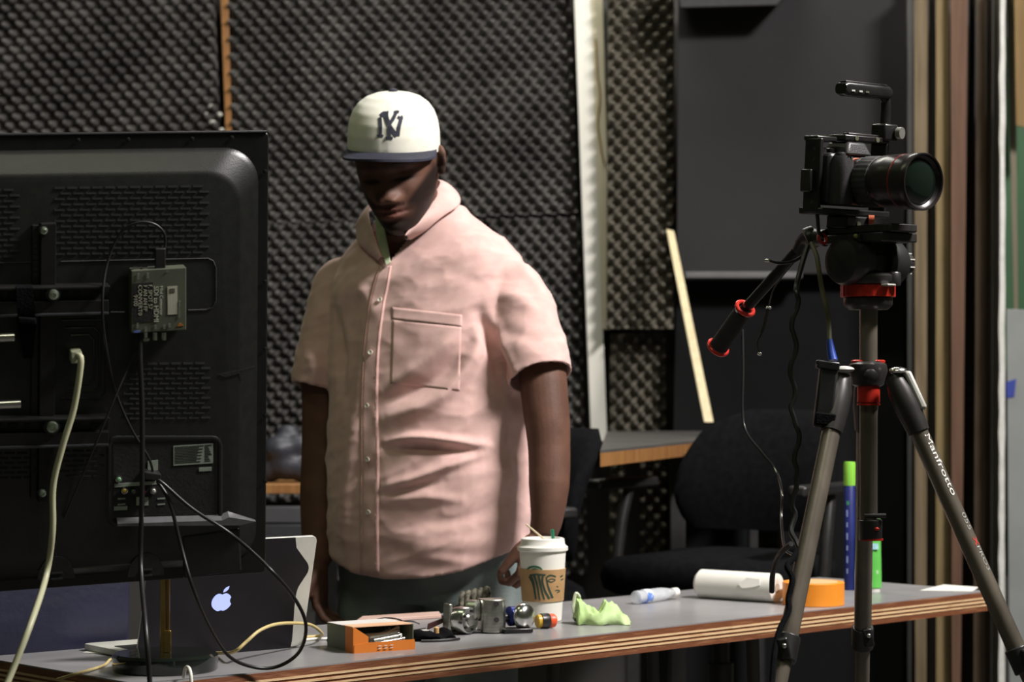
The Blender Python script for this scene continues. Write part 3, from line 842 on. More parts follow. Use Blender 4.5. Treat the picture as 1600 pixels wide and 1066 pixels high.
rings = [shell(o1.x, o1.z, -TH + .016, .05, 0), shell(o1.x - .002, o1.z - .002, -TH + .018, .05, -.004), shell(o1.x - .006, o1.z - .006, -TH + .02, .05, -.007),
         shell(o2.x + .006, o2.z + .007, -TH + .036, .05, yb + .004), shell(o2.x, o2.z, -TH + .04, .05, yb)]
MB().rings(rings).build('back_shell', M_tv, tv, smooth=50)
# screws round the bezel
for px, py in ((122, 219), (200, 218), (362, 215), (414, 268), (414, 440), (414, 545), (414, 650), (414, 752), (300, 217)):
    p = tvl(px, py, -.0002)
    MB().lathe([(.0032, -.0014), (.0022, -.002), (.0004, -.0021)], 10, Matrix.Translation(p) @ XZ).build('case_screw', M_blackm, tv)
def seam(pts, r=.0011, m=None):
    MB().tube([tvl(x, y, yb - .0003) for x, y in pts], r, 6).build('panel_seam', m or M_rubber, tv)
seam([(0, 411), (50, 410)]); seam([(95, 409), (325, 404), (333, 408), (337, 418), (337, 470), (332, 481), (322, 484)])
seam([(294, 485), (322, 484)], .0012, MATS['dark_metal_edge'])
seam([(172, 488), (195, 488)], .0012, MATS['dark_metal_edge'])
# vents
def vents(x0, x1, y0, y1, nc, nr, skew):
    mb = MB()
    for j in range(nr):
        y = y0 + (y1 - y0) * j / (nr - 1)
        for i in range(nc):
            x = x0 + (x1 - x0) * (i + .25 + .5 * (j % 2)) / nc
            w = (x1 - x0) / nc * .80
            yy = y + (x - x0) * skew
            a, b, c, d = tvl(x - w / 2, yy, yb), tvl(x + w / 2, yy, yb), tvl(x + w / 2, yy + 3.2, yb), tvl(x - w / 2, yy + 3.2, yb)
            lip = Vector((0, -.0014, 0))
            mb.hexa([a + Vector((0, -.0002, 0)), b + Vector((0, -.0002, 0)), c + lip, d + lip], [a + Vector((0, .003, 0)), b + Vector((0, .003, 0)), c + Vector((0, .003, 0)), d + Vector((0, .003, 0))])
    mb.build('vent_louvres', M_tvs, tv, smooth=0, kind='stuff')
vents(88, 324, 292, 395, 12, 13, -.012)
vents(-70, 28, 296, 400, 5, 13, -.012)
vents(196, 326, 567, 652, 7, 12, -.01)
vents(-30, 50, 707, 745, 4, 6, -.015)
vents(95, 160, 703, 742, 3, 6, -.015)
# recess with the beige plug
for k, (x0, y0, x1, y1) in enumerate(((96, 500, 166, 622), (103, 512, 156, 611), (110, 523, 147, 600))):
    seam([(x0, y0), (x1 - 8, y0 - 1), (x1, y0 + 8), (x1, y1 - 8), (x1 - 8, y1), (x0, y1 + 1)], .0018, M_tvs)
# rails of the wall mount
def rail(pxs, y_out, w, name='mount_rail'):
    pass
def slab(name, p, y0, y1, m, bevel=.001, par=tv):
    lo = [tvl(x, y, y0) for x, y in p]; hi = [tvl(x, y, y0) + Vector((0, y1 - y0, 0)) for x, y in p]
    return MB().hexa(lo, hi).build(name, m, par, bevel=bevel, smooth=0)
M_rail = mat('mount_black_steel', (.009, .009, .0085), (.013, .013, .012), 40, .42, .1)
vr = slab('vertical_rail', [(64, 350), (88, 349), (84, 785), (60, 786)], yb - .012, yb, M_rail)
slab('rail_flange', [(50, 352), (62, 352), (58, 780), (48, 780)], yb - .006, yb, M_rail)
for (ya, yc) in ((449, 493), (655, 699)):
    hr = slab('horizontal_rail', [(-60, ya + 24), (170, ya + 20), (170, yc - 1), (-60, yc + 4)], yb - .022, yb - .002, M_rail)
    slab('rail_lip', [(-60, ya + 2), (172, ya - 2), (172, ya + 2), (-60, ya + 6)], yb - .026, yb - .002, M_rail)
    slab('rail_lip', [(-60, yc + 1), (170, yc - 5), (170, yc - 1), (-60, yc + 5)], yb - .026, yb - .002, MATS['dark_metal_edge'])
    for k in range(8):
        x = -40 + k * 26
        slab('rail_slot', [(x, ya + 7), (x + (17 if k % 3 else 9), ya + 7), (x + (17 if k % 3 else 9), ya + 18), (x, ya + 18)], yb - .0125, yb - .011, M_rubber, 0)
    slab('rail_web', [(-60, ya + 4), (170, ya + 1), (170, ya + 22), (-60, ya + 25)], yb - .011, yb - .002, M_rail)
for k in range(9):
    y = 372 + k * 9 if k < 7 else 710 + (k - 7) * 22
    slab('rail_slot', [(52, y), (60, y), (60, y + 7), (52, y + 7)], yb - .0068, yb - .0058, M_rubber, 0)
M_bolt = mat('zinc_bolt', (.45, .55, .42), (.65, .72, .6), 60, .25, .9)
for px, py, r in ((68, 360, .0055), (83, 460, .0075), (81, 667, .0085), (66, 770, .0055)):
    p = tvl(px, py, yb - .024 if py in (460, 667) else yb - .012)
    bM = Matrix.Translation(p) @ XZ
    b_ = MB().lathe([(r, 0), (r, -.003), (r * .85, -.0055), (r * .45, -.0068), (r * .42, -.0045), (.0004, -.0045)], 18, bM).build('bolt', M_bolt, tv)
    MB().lathe([(r * 1.35, .0005), (r * 1.35, -.001), (r, -.0011)], 18, bM).build('washer', M_rail, b_)
for px, py in ((22, 527), (32, 631)):
    e = tvl(px, py, yb - .05); s = e + Vector((-.12, 0, .0))
    MB().cyl(s, e, .0062, n=16).build('chrome_rod', M_chrome, tv)
    MB().box(s + Vector((-.01, .025, 0)), (.02, .07, .02)).build('rod_bracket', M_rail, tv)
# velcro strap
mb = MB()
st = [tvl(x, y, yb - d) for x, y, d in ((38, 445, .02), (38, 450, .03), (40, 470, .031), (41, 492, .031), (42, 505, .026), (43, 530, .016), (44, 560, .012))]
rr = []
for i, p in enumerate(st):
    w = (.020, .022, .023, .023, .026, .018, .014)[i]
    rr.append([p + Vector((-w / 2, -.0012, 0)), p + Vector((w / 2, -.0012, 0)), p + Vector((w / 2, .0012, 0)), p + Vector((-w / 2, .0012, 0))])
mb.rings(rr).build('velcro_strap', M_fabric, tv)
slab('strap_knot', [(28, 496), (57, 498), (57, 508), (28, 506)], yb - .036, yb - .026, M_fabric, .002)
# port panel
port = MB().rings([[tvl(x, y, yb - .001 - d) for x, y in rrect(w, h, r, 4, 257, 752)] for (w, h, r, d) in ((182, 142, 16, 0), (176, 136, 14, .002), (168, 128, 12, .0005))], cap=False).build('port_frame', M_tvs, tv, smooth=60)
slab('port_plate', [(177, 692), (337, 688), (337, 806), (177, 806)], yb - .0006, yb + .001, M_rubber, 0)
# chamfered shelf under the port panel, pointed; caught light put into its grey
a = [tvl(x, y, yb) for x, y in ((182, 809), (345, 804), (356, 799), (398, 812), (372, 818), (182, 819))]
b_ = [p + Vector((0, -.010, 0)) for p in a]
b_[0].z -= .006; b_[1].z -= .006; b_[2].z -= .006
MB().rings([a, b_]).build('cable_shelf', mat('tv_lit_grey', (.10, .10, .105), (.12, .12, .125), 60, .3), tv, smooth=0)
M_lab = mat('pale_green_label', (.26, .31, .26), (.34, .39, .33), 40, .6)
stk = slab('spec_sticker', [(271, 697), (333, 693), (333, 724), (271, 728)], yb - .0014, yb - .0008, M_lab, 0)
mb = MB()
for k in range(11):
    for (xa, xb) in ((273, 318 - (k * 7) % 13), (320, 331 - (k * 5) % 6)):
        y = 699 + k * 2.45
        c = [tvl(x, yy - (x - 271) * .064, yb - .00165) for x, yy in ((xa, y), (xb, y), (xb, y + 1.2), (xa, y + 1.2))]
        mb.hexa(c, [p + Vector((0, .0003, 0)) for p in c])
mb.build('fine_print', M_rubber, stk, smooth=0)
slab('white_sticker', [(311, 731), (331, 730), (331, 736), (311, 737)], yb - .0014, yb - .0008, M_lab, 0)
slab('white_sticker', [(231, 721), (247, 719), (247, 735), (231, 737)], yb - .0014, yb - .0008, M_lab, 0)
slab('port_label', [(179, 756), (245, 752), (245, 757), (179, 762)], yb - .0012, yb - .0007, M_lab, 0)
slab('port_label', [(178, 792), (199, 791), (199, 797), (178, 798)], yb - .0012, yb - .0007, M_lab, 0)
for x in (213, 226):
    slab('port_label', [(x, 777), (x + 6, 777), (x + 6, 790), (x, 790)], yb - .0012, yb - .0007, M_lab, 0)
for x in (184, 246):
    slab('port_label', [(x, 779), (x + 12, 778), (x + 12, 780.5), (x, 781)], yb - .0012, yb - .0007, M_lab, 0)
    slab('port_label', [(x, 788), (x + 12, 787), (x + 12, 789), (x, 790)], yb - .0012, yb - .0007, M_lab, 0)
for x, y, col in ((185, 748, (.3, .6, .35)), (194, 766, (.5, .35, .05)), (208, 767, (.1, .12, .1)), (224, 767, (.22, .03, .03)), (239, 766, (.6, .6, .55))):
    pm = Matrix.Translation(tvl(x, y, yb)) @ XZ
    j = MB().lathe([(.0048, 0), (.0048, -.004), (.0036, -.0045), (.0034, -.003), (.0022, -.003)], 16, pm).build('jack', M_chrome if x in (185, 194, 239) else M_blackm, tv)
    MB().lathe([(.0033, -.0045), (.0022, -.0058), (.0004, -.006)], 12, pm).build('jack_insert', mat('jack_%d' % x, col, None, 20, .4), j)
slab('bottom_hatch', [(285, 838), (375, 826), (378, 893), (287, 905)], yb - .0015, yb + .004, M_tvs, .003)
for x, y in ((88, 905), (228, 900)):
    pm = Matrix.Translation(tvl(x, y, yb)) @ XZ
    MB().prism([(.026 * math.cos(a), .034 * math.sin(a)) for a in [PI * k / 14 for k in range(15)]], -.0012, .001, pm).build('foot_socket', M_rubber, tv)
    for dy in (-10, -1):
        slab('socket_rib', [(x - 8, y + dy), (x + 10, y + dy - 1), (x + 10, y + dy + 1.5), (x - 8, y + dy + 2.5)], yb - .003, yb - .001, MATS['dark_metal_edge'], 0)
slab('side_notch', [(342, 585), (398, 573), (398, 577), (352, 590)], yb - .0012, yb - .0004, M_rubber, 0)
# stand of the television: column left of the view, down to the floor
cw = TVM @ Vector((-TW / 2, -.11, -.32))
sI = inv_of(tv)
MB(sI).box((cw.x, cw.y, .62), (.07, .05, 1.2)).build('stand_column', M_rail, tv, bevel=.004)
MB(sI).box((cw.x, cw.y, .02), (.8, .5, .03)).build('stand_base', M_rail, tv, bevel=.006)
ph_ = TVM @ Vector((-TW / 2, -.05, -.32))
MB(sI).tube([Vector((cw.x, cw.y, ph_.z)), ph_], .03, 16).build('tilt_head', M_rail, tv)

# ------------------------------------------------------------------ converter box strapped to the television
cc = tvw(248.5, 470, yb - .012)
cv = thing('signal_converter', 'small grey signal converter box with printed labels on the television back', 'converter', cc, TVR.to_euler())
CI = inv_of(cv)
def cvl(px, py, y=-.0125):
    n = TVR @ Vector((0, 1, 0))
    return CI @ onplane(px, py, cc + n * y, n)
c4 = [cvl(205, 521), cvl(291, 516), cvl(291, 418), cvl(205, 423)]
c4b = [p + Vector((0, .0225, 0)) for p in c4]
M_cv = mat('grey_green_metal', (.105, .115, .085), (.125, .135, .10), 30, .42, .2)
MB().hexa(c4, c4b).build('case', M_cv, cv, bevel=.0012, smooth=0)
def csl(name, p, m, th=.0006, par=cv):
    lo = [cvl(x, y, -.0126) for x, y in p]
    return MB().hexa([q + Vector((0, -th, 0)) for q in lo], lo).build(name, m, par, smooth=0)
bl1 = csl('dark_label', [(208, 443), (239, 441), (239, 502), (209, 504)], M_rubber)
csl('white_label', [(261.5, 448), (277, 447), (277, 491), (262, 492)], mat('cream_label', (.42, .42, .33), (.5, .5, .4), 30, .6))
csl('orange_triangle', [(276, 510), (287, 509), (283, 505), (280, 505)], mat('orange_print', (.35, .13, .02), None, 20, .5))
M_txt = mat('pale_lettering', (.48, .50, .40), (.56, .58, .48), 60, .6)
M_txt2 = mat('dim_lettering', (.2, .22, .17), None, 60, .6)
def ctext(s, px, py, h, m, par, name='lettering', off=-.0134, sx=1.0):
    o = cvl(px, py, off)
    dz = (cvl(px, py + 40, off) - o); dx = (cvl(px + 40, py, off) - o)
    Mx = frame(o, dz, dx)                       # text runs downwards, tops to the right
    return text(name, s, h * .0008 * 1.25, Mx @ Matrix.Diagonal((sx, 1, 1, 1)), m, par)
ctext('Mini Converter', 249.5, 447, 7.0, M_txt, cv, sx=.94)
ctext('SDI to HDMI', 240.5, 447, 9.5, M_txt, cv, sx=1.0)
for s, x, y, sx in (('F. SPOT 57', 232, 445, .93), ('F AN AN FP', 224, 446, .88), ('CONVERT0', 216, 445.5, 1.05), ('9100', 209, 461, 1.0)):
    ctext(s, x, y, 8.0, mat('label_lettering', (.42, .42, .32), None, 40, .6), bl1, sx=sx)
csl('dark_label', [(205.5, 457), (210, 457), (210, 492), (206, 492)], M_rubber)
ctext('Blackmagicdesign', 279, 470, 4.0, M_txt2, cv, sx=.9)
csl('label_emblem', [(265, 451), (273, 450.5), (273, 457), (265, 457.5)], M_cv, .0010)
for s, x, y in (('IN A', 214, 427), ('IN B', 229, 426), ('S', 260, 423), ('OUT', 226, 511), ('SDI', 241, 507), ('SDI', 255, 507), ('SDI', 263, 505), ('USB', 213, 505)):
    ctext(s, x, y, 4.4, M_txt2, cv)
csl('blue_port_mark', [(209, 517), (219, 516.5), (219, 519.5), (209, 520)], mat('blue_mark', (.1, .14, .4), None, 20, .4))
for k, x in enumerate((227, 242, 256)):
    o = cvl(x, 519, -.002); d = (cvl(x, 560, -.002) - o).normalized()
    c_ = MB().tube([o, o + d * .011], [.0040, .0040], 14).build('bnc_socket', M_bolt, cv)
    if k == 0: MB().tube([o + d * .008, o + d * .0115, o + d * .014], [.0065, .0068, .003], 14).build('bnc_pin', M_bolt, c_)
for x in (212, 226):
    o = cvl(x, 421, -.004); MB().box(o + Vector((0, 0, .002)), (.007, .008, .004)).build('toggle', M_chrome, cv)
o = cvl(250, 420, -.004); MB().box(o + Vector((0, 0, .014)), (.014, .010, .03)).build('plug', M_black, cv, bevel=.001)

# ------------------------------------------------------------------ cables
def cable(name, label, pts, r, m, cat='cable', group='cables hanging behind the television', k=8):
    return tag(MB().tube(smoothpts(pts, k), r, 10).build(name, m), label, cat, group)
M_beige = mat('beige_cable', (.42, .42, .27), (.48, .48, .32), 20, .45)
bc = thing('network_cable', 'pale beige network cable plugged into the television back', 'cable', tvw(120, 555, yb), group='cables hanging behind the television')
I = inv_of(bc)
MB(I).tube(smoothpts([tvw(121, 556, yb - .026), tvw(126, 559, yb - .033), tvw(125, 580, yb - .036), tvw(115, 640, yb - .037), tvw(97, 700, yb - .04), tvw(83, 760, yb - .04), tvw(82, 830, yb - .045), tvw(72, 900, yb - .05)] +
    [at(48, 975, 3.06), at(12, 1066, 3.03), at(-20, 1140, 3.0)]), .0045, 10).build('cord', M_beige, bc)
c = tvl(118, 556, yb - .012)
MB(I @ TVM).box(c, (.015, .024, .017)).build('plug', mat('beige_plug', (.36, .4, .26), (.45, .47, .32), 20, .4), bc, bevel=.0015)
cable('black_cable', 'straight black cable hanging from the converter past the bench', [cc + TVR @ Vector((-.026, -.004, -.046)), tvw(219, 560, yb - .022), tvw(222, 640, yb - .028), tvw(222, 760, yb - .032), tvw(220, 880, yb - .035), at(228, 985, 3.12), at(234, 1066, 3.11), at(238, 1150, 3.1)], .0035, M_cable)
cable('black_cable', 'long black cable looping from the television ports down over the bench', [tvw(236, 744, yb - .008), tvw(255, 756, yb - .022), tvw(300, 795, yb - .03), tvw(365, 838, yb - .035), at(425, 893, 3.2), at(462, 938, 3.26), at(478, 978, 3.3), at(468, 1018, 3.36),
    at(436, 1041, 3.39), at(398, 1043, 3.38), at(356, 1024, 3.34), at(322, 970, 3.27), at(300, 915, 3.22), tvw(282, 850, yb - .035), tvw(265, 785, yb - .025), tvw(246, 752, yb - .008)], .0027, M_cable)
cable('black_cable', 'thin black cable arching above the converter box', [cc + TVR @ Vector((.004, -.004, .066)), tvw(258, 384, yb - .012), tvw(256, 364, yb - .014), tvw(240, 350, yb - .016), tvw(215, 348, yb - .016), tvw(188, 365, yb - .012), tvw(168, 410, yb - .014), tvw(160, 470, yb - .032),
    tvw(164, 530, yb - .024), tvw(180, 610, yb - .012), tvw(205, 670, yb - .012), tvw(232, 715, yb - .012), tvw(240, 742, yb - .008)], .0019, M_cable)
cable('black_cable', 'faint thin wire slanting left below the converter', [cc + TVR @ Vector((-.022, -.004, -.046)), tvw(205, 565, yb - .016), tvw(180, 620, yb - .03), tvw(155, 680, yb - .032), tvw(130, 740, yb - .02), tvw(100, 810, yb - .004)], .0016, M_cable)
slab('hdmi_plug', [(226, 738), (252, 742), (252, 752), (226, 749)], yb - .02, yb, M_black, .001)
M_yel = mat('yellow_cable', (.55, .43, .17), (.62, .50, .22), 20, .45)
cable('yellow_cable', 'pale yellow cable arching across the bench beside the laptop', [onz(338, 1024, ZT) + Vector((0, 0, .003)), at(365, 1019, 3.5), at(385, 1003, 3.5), at(405, 986, 3.52), at(430, 976, 3.56), at(460, 974, 3.62), at(486, 977, 3.68), at(503, 990, 3.75), onz(497, 997, ZT) + Vector((0, 0, .003)), onz(470, 999, ZT) + Vector((0, 0, .003))], .0027, M_yel, group='yellow cables on the bench')
cable('yellow_cable', 'short yellow cable at the bench corner left of the round base', [onz(90, 1062, ZT - .01), onz(120, 1056, ZT) + Vector((0, 0, .003)), onz(160, 1044, ZT) + Vector((0, 0, .003)), onz(172, 1034, ZT) + Vector((0, 0, .003)), onz(186, 1027, ZT) + Vector((0, 0, .003))], .0022, M_yel, group='yellow cables on the bench')
cable('white_cable', 'white cable end hooked over the bench edge by the round base', [onz(287, 1062, ZT) + Vector((0, 0, .003)), at(290, 1044, 3.30), at(296, 1046, 3.28), at(299, 1066, 3.27), at(299, 1120, 3.27)], .0026, M_white)
cable('grey_cable', 'grey cable lying flat between laptop and orange box', [onz(462, 1004, ZT) + Vector((0, 0, .0025)), onz(490, 1001, ZT) + Vector((0, 0, .0025)), onz(512, 1000, ZT) + Vector((0, 0, .0025)), onz(528, 992, ZT) + Vector((0, 0, .0025))], .0023, M_white)

# ------------------------------------------------------------------ round base with brass pole
pb = onz(258, 1047, ZT)
rbs = thing('brass_pole_stand', 'brass pole on a round black glass base at the bench corner', 'stand', (pb.x, pb.y, ZT))
Rb = 82 / F * pb.y
MB().lathe([(Rb - .002, 0), (Rb, .003), (Rb, .022), (Rb - .004, .026), (.012, .0265)], 48).build('round_base', mat('black_glass', (.006, .009, .007), None, 20, .08, coat=.5), rbs)
MB().box((-.003, 0, .16), (.0085, .0085, .27)).build('pole', M_brass, rbs, bevel=.001)
MB().box((.0045, -.001, .13), (.005, .008, .21)).build('pole_sleeve', mat('dark_brass', (.38, .22, .08), (.45, .28, .11), 20, .3, 1.0), rbs, bevel=.001)
MB().box((.004, -.002, .043), (.011, .011, .033)).build('pole_foot', M_brass, rbs, bevel=.001)

# ------------------------------------------------------------------ laptop
br = onz(469, 1010.5, ZT)
ya = math.radians(38)
LW, LH, LB = .303, .187, .172
lx = Vector((math.cos(ya), math.sin(ya), 0)); lb = Vector((-math.sin(ya), math.cos(ya), 0))
lo_ = br - lx * LW
lap = thing('laptop', 'open laptop with dark wavy edged lid area and a lit logo facing away', 'laptop', (lo_.x, lo_.y, ZT), (0, 0, ya))
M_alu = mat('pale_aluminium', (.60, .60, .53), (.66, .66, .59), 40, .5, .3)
MB().prism(rrect(LW, LB, .010, 5, LW / 2, LB / 2), .001, .011).build('base', M_alu, lap, bevel=.001)
MB().prism(rrect(LW - .04, LB * .5, .003, 3, LW / 2, LB * .36), .0111, .0117).build('keyboard', M_black, lap)
le = math.radians(14)
LM = Matrix.Translation((0, -.0062, .0015)) @ Matrix.Rotation(le, 4, 'X') @ Matrix(((1, 0, 0, 0), (0, 0, 1, 0), (0, 1, 0, 0), (0, 0, 0, 1)))   # (x, z, y)
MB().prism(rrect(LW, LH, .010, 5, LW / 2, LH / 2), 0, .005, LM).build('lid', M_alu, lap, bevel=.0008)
MB().prism(rrect(LW - .02, LH - .02, .002, 3, LW / 2, LH / 2), .0051, .0056, LM).build('screen', mat('laptop_screen', (.02, .02, .03), None, 10, .2), lap)
LI = inv_of(lap); LMI = LM.inverted()
def lpl(px, py):
    w = (LI.inverted() @ LM)
    n = (w.to_3x3() @ Vector((0, 0, 1))).normalized()
    return LMI @ LI @ onplane(px, py, w.translation, n)
wave = [lpl(x, y) for x, y in ((461, 842), (463, 856), (473, 870), (481, 882), (481, 893), (473, 906), (464, 922), (460, 946), (458, 975), (456, 1000))]  # wavy line where the dark lid area ends at the pale strip
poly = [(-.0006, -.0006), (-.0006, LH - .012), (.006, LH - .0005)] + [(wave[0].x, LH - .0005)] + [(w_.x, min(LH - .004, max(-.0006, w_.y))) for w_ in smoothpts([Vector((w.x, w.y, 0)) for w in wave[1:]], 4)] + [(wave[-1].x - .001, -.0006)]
MB().prism(poly, -.0009, -.0001, LM).build('dark_lid_area', mat('dark_lid_finish', (.007, .0062, .008), (.010, .009, .0115), 20, .5, spec=.3), lap, smooth=30)
# lit logo
lc = lpl(346, 938)
k_ = .038 / 2
pts = []
for i in range(40):
    a = 2 * PI * i / 40 + PI / 2
    x, y = math.cos(a), math.sin(a)
    r = .80 * (1 + .10 * math.cos(2 * a) * -1)
    X, Y = x * r * .98, y * r * .92
    if Y > .35 and abs(X) < .3: Y -= .16 * (1 - abs(X) / .3)
    if Y < -.45 and abs(X) < .25: Y += .10 * (1 - abs(X) / .25)
    if Y < -.2: X *= 1 - .16 * (-Y - .2)
    d = math.hypot(X - 1.0, Y - .12)
    if d < .44:
        s = .44 / max(d, 1e-3); X = 1.0 + (X - 1.0) * s; Y = .12 + (Y - .12) * s
    pts.append((lc.x + X * k_ * 1.36, lc.y + (Y - .15) * k_))
M_glow = mat('lit_logo', (.5, .56, .9), None, 10, .4, emit=((.30, .40, 1.0), .62))
MB().prism(pts, -.0016, -.0009, LM).build('lit_logo', M_glow, lap, smooth=0)
lf = [(lc.x + x * k_ * 1.36, lc.y + y * k_) for x, y in ((.02, .68), (.05, .9), (.2, 1.1), (.40, 1.2), (.38, .98), (.24, .78))]
MB().prism(lf, -.0016, -.0009, LM).build('lit_logo_leaf', M_glow, lap, smooth=0)

# ------------------------------------------------------------------ navy case at the back of the bench corner
ca, cb = onz(-3, 1030, ZT) + N_ * .037, onz(226, 1010.5, ZT) + N_ * .037
dv = (cb - ca)
nc = thing('navy_case', 'dark navy blue soft case standing on the bench under the television', 'case', (ca.x, ca.y, ZT), (0, 0, math.atan2(dv.y, dv.x)))
rings = []
Lc = dv.length
for z, sx_, sy_ in ((0, .98, .9), (.006, 1, 1), (.06, 1.0, 1.03), (.115, 1.012, 1.0), (.138, 1.0, .9), (.145, .96, .7)):
    rings.append([(Lc / 2 + (x - Lc / 2) * sx_ + .0, .022 + (y - .022) * sy_, z) for x, y in rrect(Lc, .044, .012, 4, Lc / 2, .022)])
MB().rings(rings).build('case_body', mat('navy_nylon', (.007, .008, .026), (.012, .013, .038), 10, .55, bump=.5, bscale=25), nc, smooth=60)
MB().tube(smoothpts([(.02, -.002, .122), (Lc * .5, -.004, .126), (Lc - .012, -.002, .124), (Lc + .003, .02, .124)], 6), .0018, 8).build('zip', mat('violet_grey_zip', (.07, .07, .13), None, 30, .4), nc)

# ------------------------------------------------------------------ tripod with fluid head
TD = 3.44
tp = at(1356, 590, TD)
tri = thing('tripod', 'black carbon tripod with fluid head and red rings in the right foreground', 'tripod', (tp.x, TD, 0))
I = inv_of(tri)
def tl(px, py, D=TD): return I @ at(px, py, D)
M_carb = mat('carbon_tube', (.095, .082, .064), (.165, .142, .11), 26, .33, .3, stretch=(1, 1, .25), coat=.3)
M_mag = mat('dark_magnesium', (.035, .033, .032), (.05, .047, .045), 40, .36, .5)
M_lock = mat('pale_lock_tab', (.40, .40, .36), (.48, .48, .44), 20, .4)
def to_floor(a, b):
    t = (a.z) / (a.z - b.z)
    return a + (b - a) * t
legs = [(tl(1398, 592, 3.41), tl(1590, 1018, 3.33), 'r'), (tl(1316, 592, 3.38), tl(1231, 1000, 3.22), 'l'), (tl(1353, 590, 3.48), tl(1348, 985, 3.66), 'b')]
for a, b, w in legs:
    foot = to_floor(a, b)
    d = (b - a).normalized()
    L1 = (b - a).length
    R = .0138
    top = a + d * .075
    up_ = MB().tube([top, b], [R, R], 20).build('upper_leg', M_carb, tri)
    MB().tube([b, b + (foot - b) * .55], [R * .86] * 2, 18).build('middle_leg', M_carb, tri)
    MB().tube([b + (foot - b) * .5, foot - d * .02], [R * .72] * 2, 16).build('lower_leg', M_carb, tri)
    MB().tube([foot - d * .03, foot - d * .012, foot], [.011, .015, .010], 14).build('rubber_foot', M_rubber, tri)
    cl = MB().tube([b - d * .006, b + d * .032], [R * 1.28] * 2, 20).build('leg_clamp', M_black, tri, bevel=.002)
    side = d.cross(Vector((0, 1, 0))).normalized() * (-1 if w == 'l' else 1)
    c = b + d * .012 - Vector((0, .018, 0)) + side * .006
    MB().box(c, (.016, .012, .030), frame((0, 0, 0), (1, 0, .2), (0, 1, 0)).to_3x3()).build('clamp_lever', M_blackm, cl, bevel=.003)
    MB().ball(c + Vector((0, -.007, .004)), .004, 10, 6).build('clamp_screw', M_chrome, cl)
    # shoulder casting
    m_ = a + d * .05
    MB().tube([a - d * .004, a + d * .02, m_, a + d * .088], [.013, .0185, .0195, .0165], 20).build('shoulder_casting', M_mag, tri)
a, b, _ = legs[0]
d = (b - a).normalized()
n_ = Vector((d.z * -1, 0, d.x)).normalized() * 1
if n_.x < 0: n_ = -n_
MB().box(a + d * .028 + n_ * .020 + Vector((0, -.004, 0)), (.011, .017, .062), frame((0, 0, 0), n_, d.cross(n_) * -1).to_3x3() @ Matrix.Identity(3)).build('angle_lock', M_lock, tri, bevel=.004)
MB().ball(a + Vector((.004, -.006, .012)), (.014, .012, .006), 16, 8).build('angle_lock_hinge', M_chrome, tri)
a2, b2, _ = legs[1]
d2 = (b2 - a2).normalized()
n2 = Vector((d2.z, 0, -d2.x)).normalized()
if n2.x > 0: n2 = -n2
MB().box(a2 + d2 * .03 + n2 * .019 + Vector((0, -.006, 0)), (.006, .014, .05), frame((0, 0, 0), n2, Vector((0, -1, 0))).to_3x3()).build('angle_lock', M_lock, tri, bevel=.0025)
MB().ball(a2 + Vector((.002, -.008, .014)), (.015, .012, .005), 16, 8).build('angle_lock_hinge', M_lock, tri)
# white lettering bent round the right leg
R = .0138
xa = d
vdir = (Vector((0, -1, 0)) - d * d.dot(Vector((0, -1, 0)))).normalized()
tdir = n_ - d * n_.dot(d); tdir.normalize()
def leg_text(s, size, dist, m, ang0, sx=1.75):
    o0 = a + d * dist
    def fn(co):
        ang = ang0 + co.y / R
        rad = R + .0003 + max(0, co.z) * .3
        return o0 + d * co.x * sx + (vdir * math.cos(ang) + tdir * math.sin(ang)) * rad
    text('leg_lettering', s, size, None, m, tri, fn=fn)
k0 = (tl(1446, 678, 3.39) - a).dot(d)
leg_text('Manfrotto', .0140, k0, mat('white_lettering', (.72, .72, .68), None, 20, .5), .30)
leg_text('055', .011, k0 + .128, mat('grey_lettering', (.3, .3, .28), None, 20, .5), .45)
leg_text('X', .012, k0 + .167, mat('red_lettering', (.6, .03, .02), None, 20, .5), .45)
leg_text('PRO3', .0095, k0 + .181, MATS['grey_lettering'], .5)
# spider and column
MB().lathe([(.019, -.012), (.024, -.009), (.026, .0), (.030, .012), (.028, .022), (.020, .026)], 28, Matrix.Translation(tl(1356, 592))).build('spider', M_mag, tri)
MB().lathe([(.0155, -.013), (.0172, -.012), (.0172, .012), (.0155, .013)], 26, Matrix.Translation(tl(1357, 616, TD - .004))).build('red_collar', M_red, tri)
MB().lathe([(.0175, -.0015), (.0175, .0015)], 26, Matrix.Translation(tl(1357, 632, TD - .004))).build('collar_rim', M_red, tri)
MB().lathe([(.010, .0), (.011, .003), (.006, .006)], 16, Matrix(((1, 0, 0, 0), (0, 0, -1, 0), (0, 1, 0, 0), (0, 0, 0, 1))).copy()).build('spirit_cap', M_blackm, tri).matrix_local = Matrix.Translation(tl(1360, 588, TD - .028))
for px in (1341, 1372):
    MB().lathe([(.011, 0), (.011, .003), (.0085, .0045)], 18, Matrix.Translation(tl(px, 567))).build('red_pivot', M_red, tri)
MB().cyl(tl(1357, 840), tl(1357, 484), .0135, n=22).build('centre_column', M_carb, tri)
MB().lathe([(.0168, -.012), (.0178, -.010), (.0178, .018), (.015, .02)], 22, Matrix.Translation(tl(1360, 832))).build('column_end', M_black, tri)
MB().lathe([(.0182, -.0014), (.0182, .0014)], 22, Matrix.Translation(tl(1361, 843))).build('column_red_ring', M_red, tri)
MB().ball(tl(1370, 827, TD - .0165), (.0042, .003, .0028), 10, 6).build('column_red_button', M_red, tri)
MB().cyl(tl(1350, 806, TD - .012), tl(1384, 806, TD - .012), .0035, n=10).build('column_hook_bar', M_mag, tri)
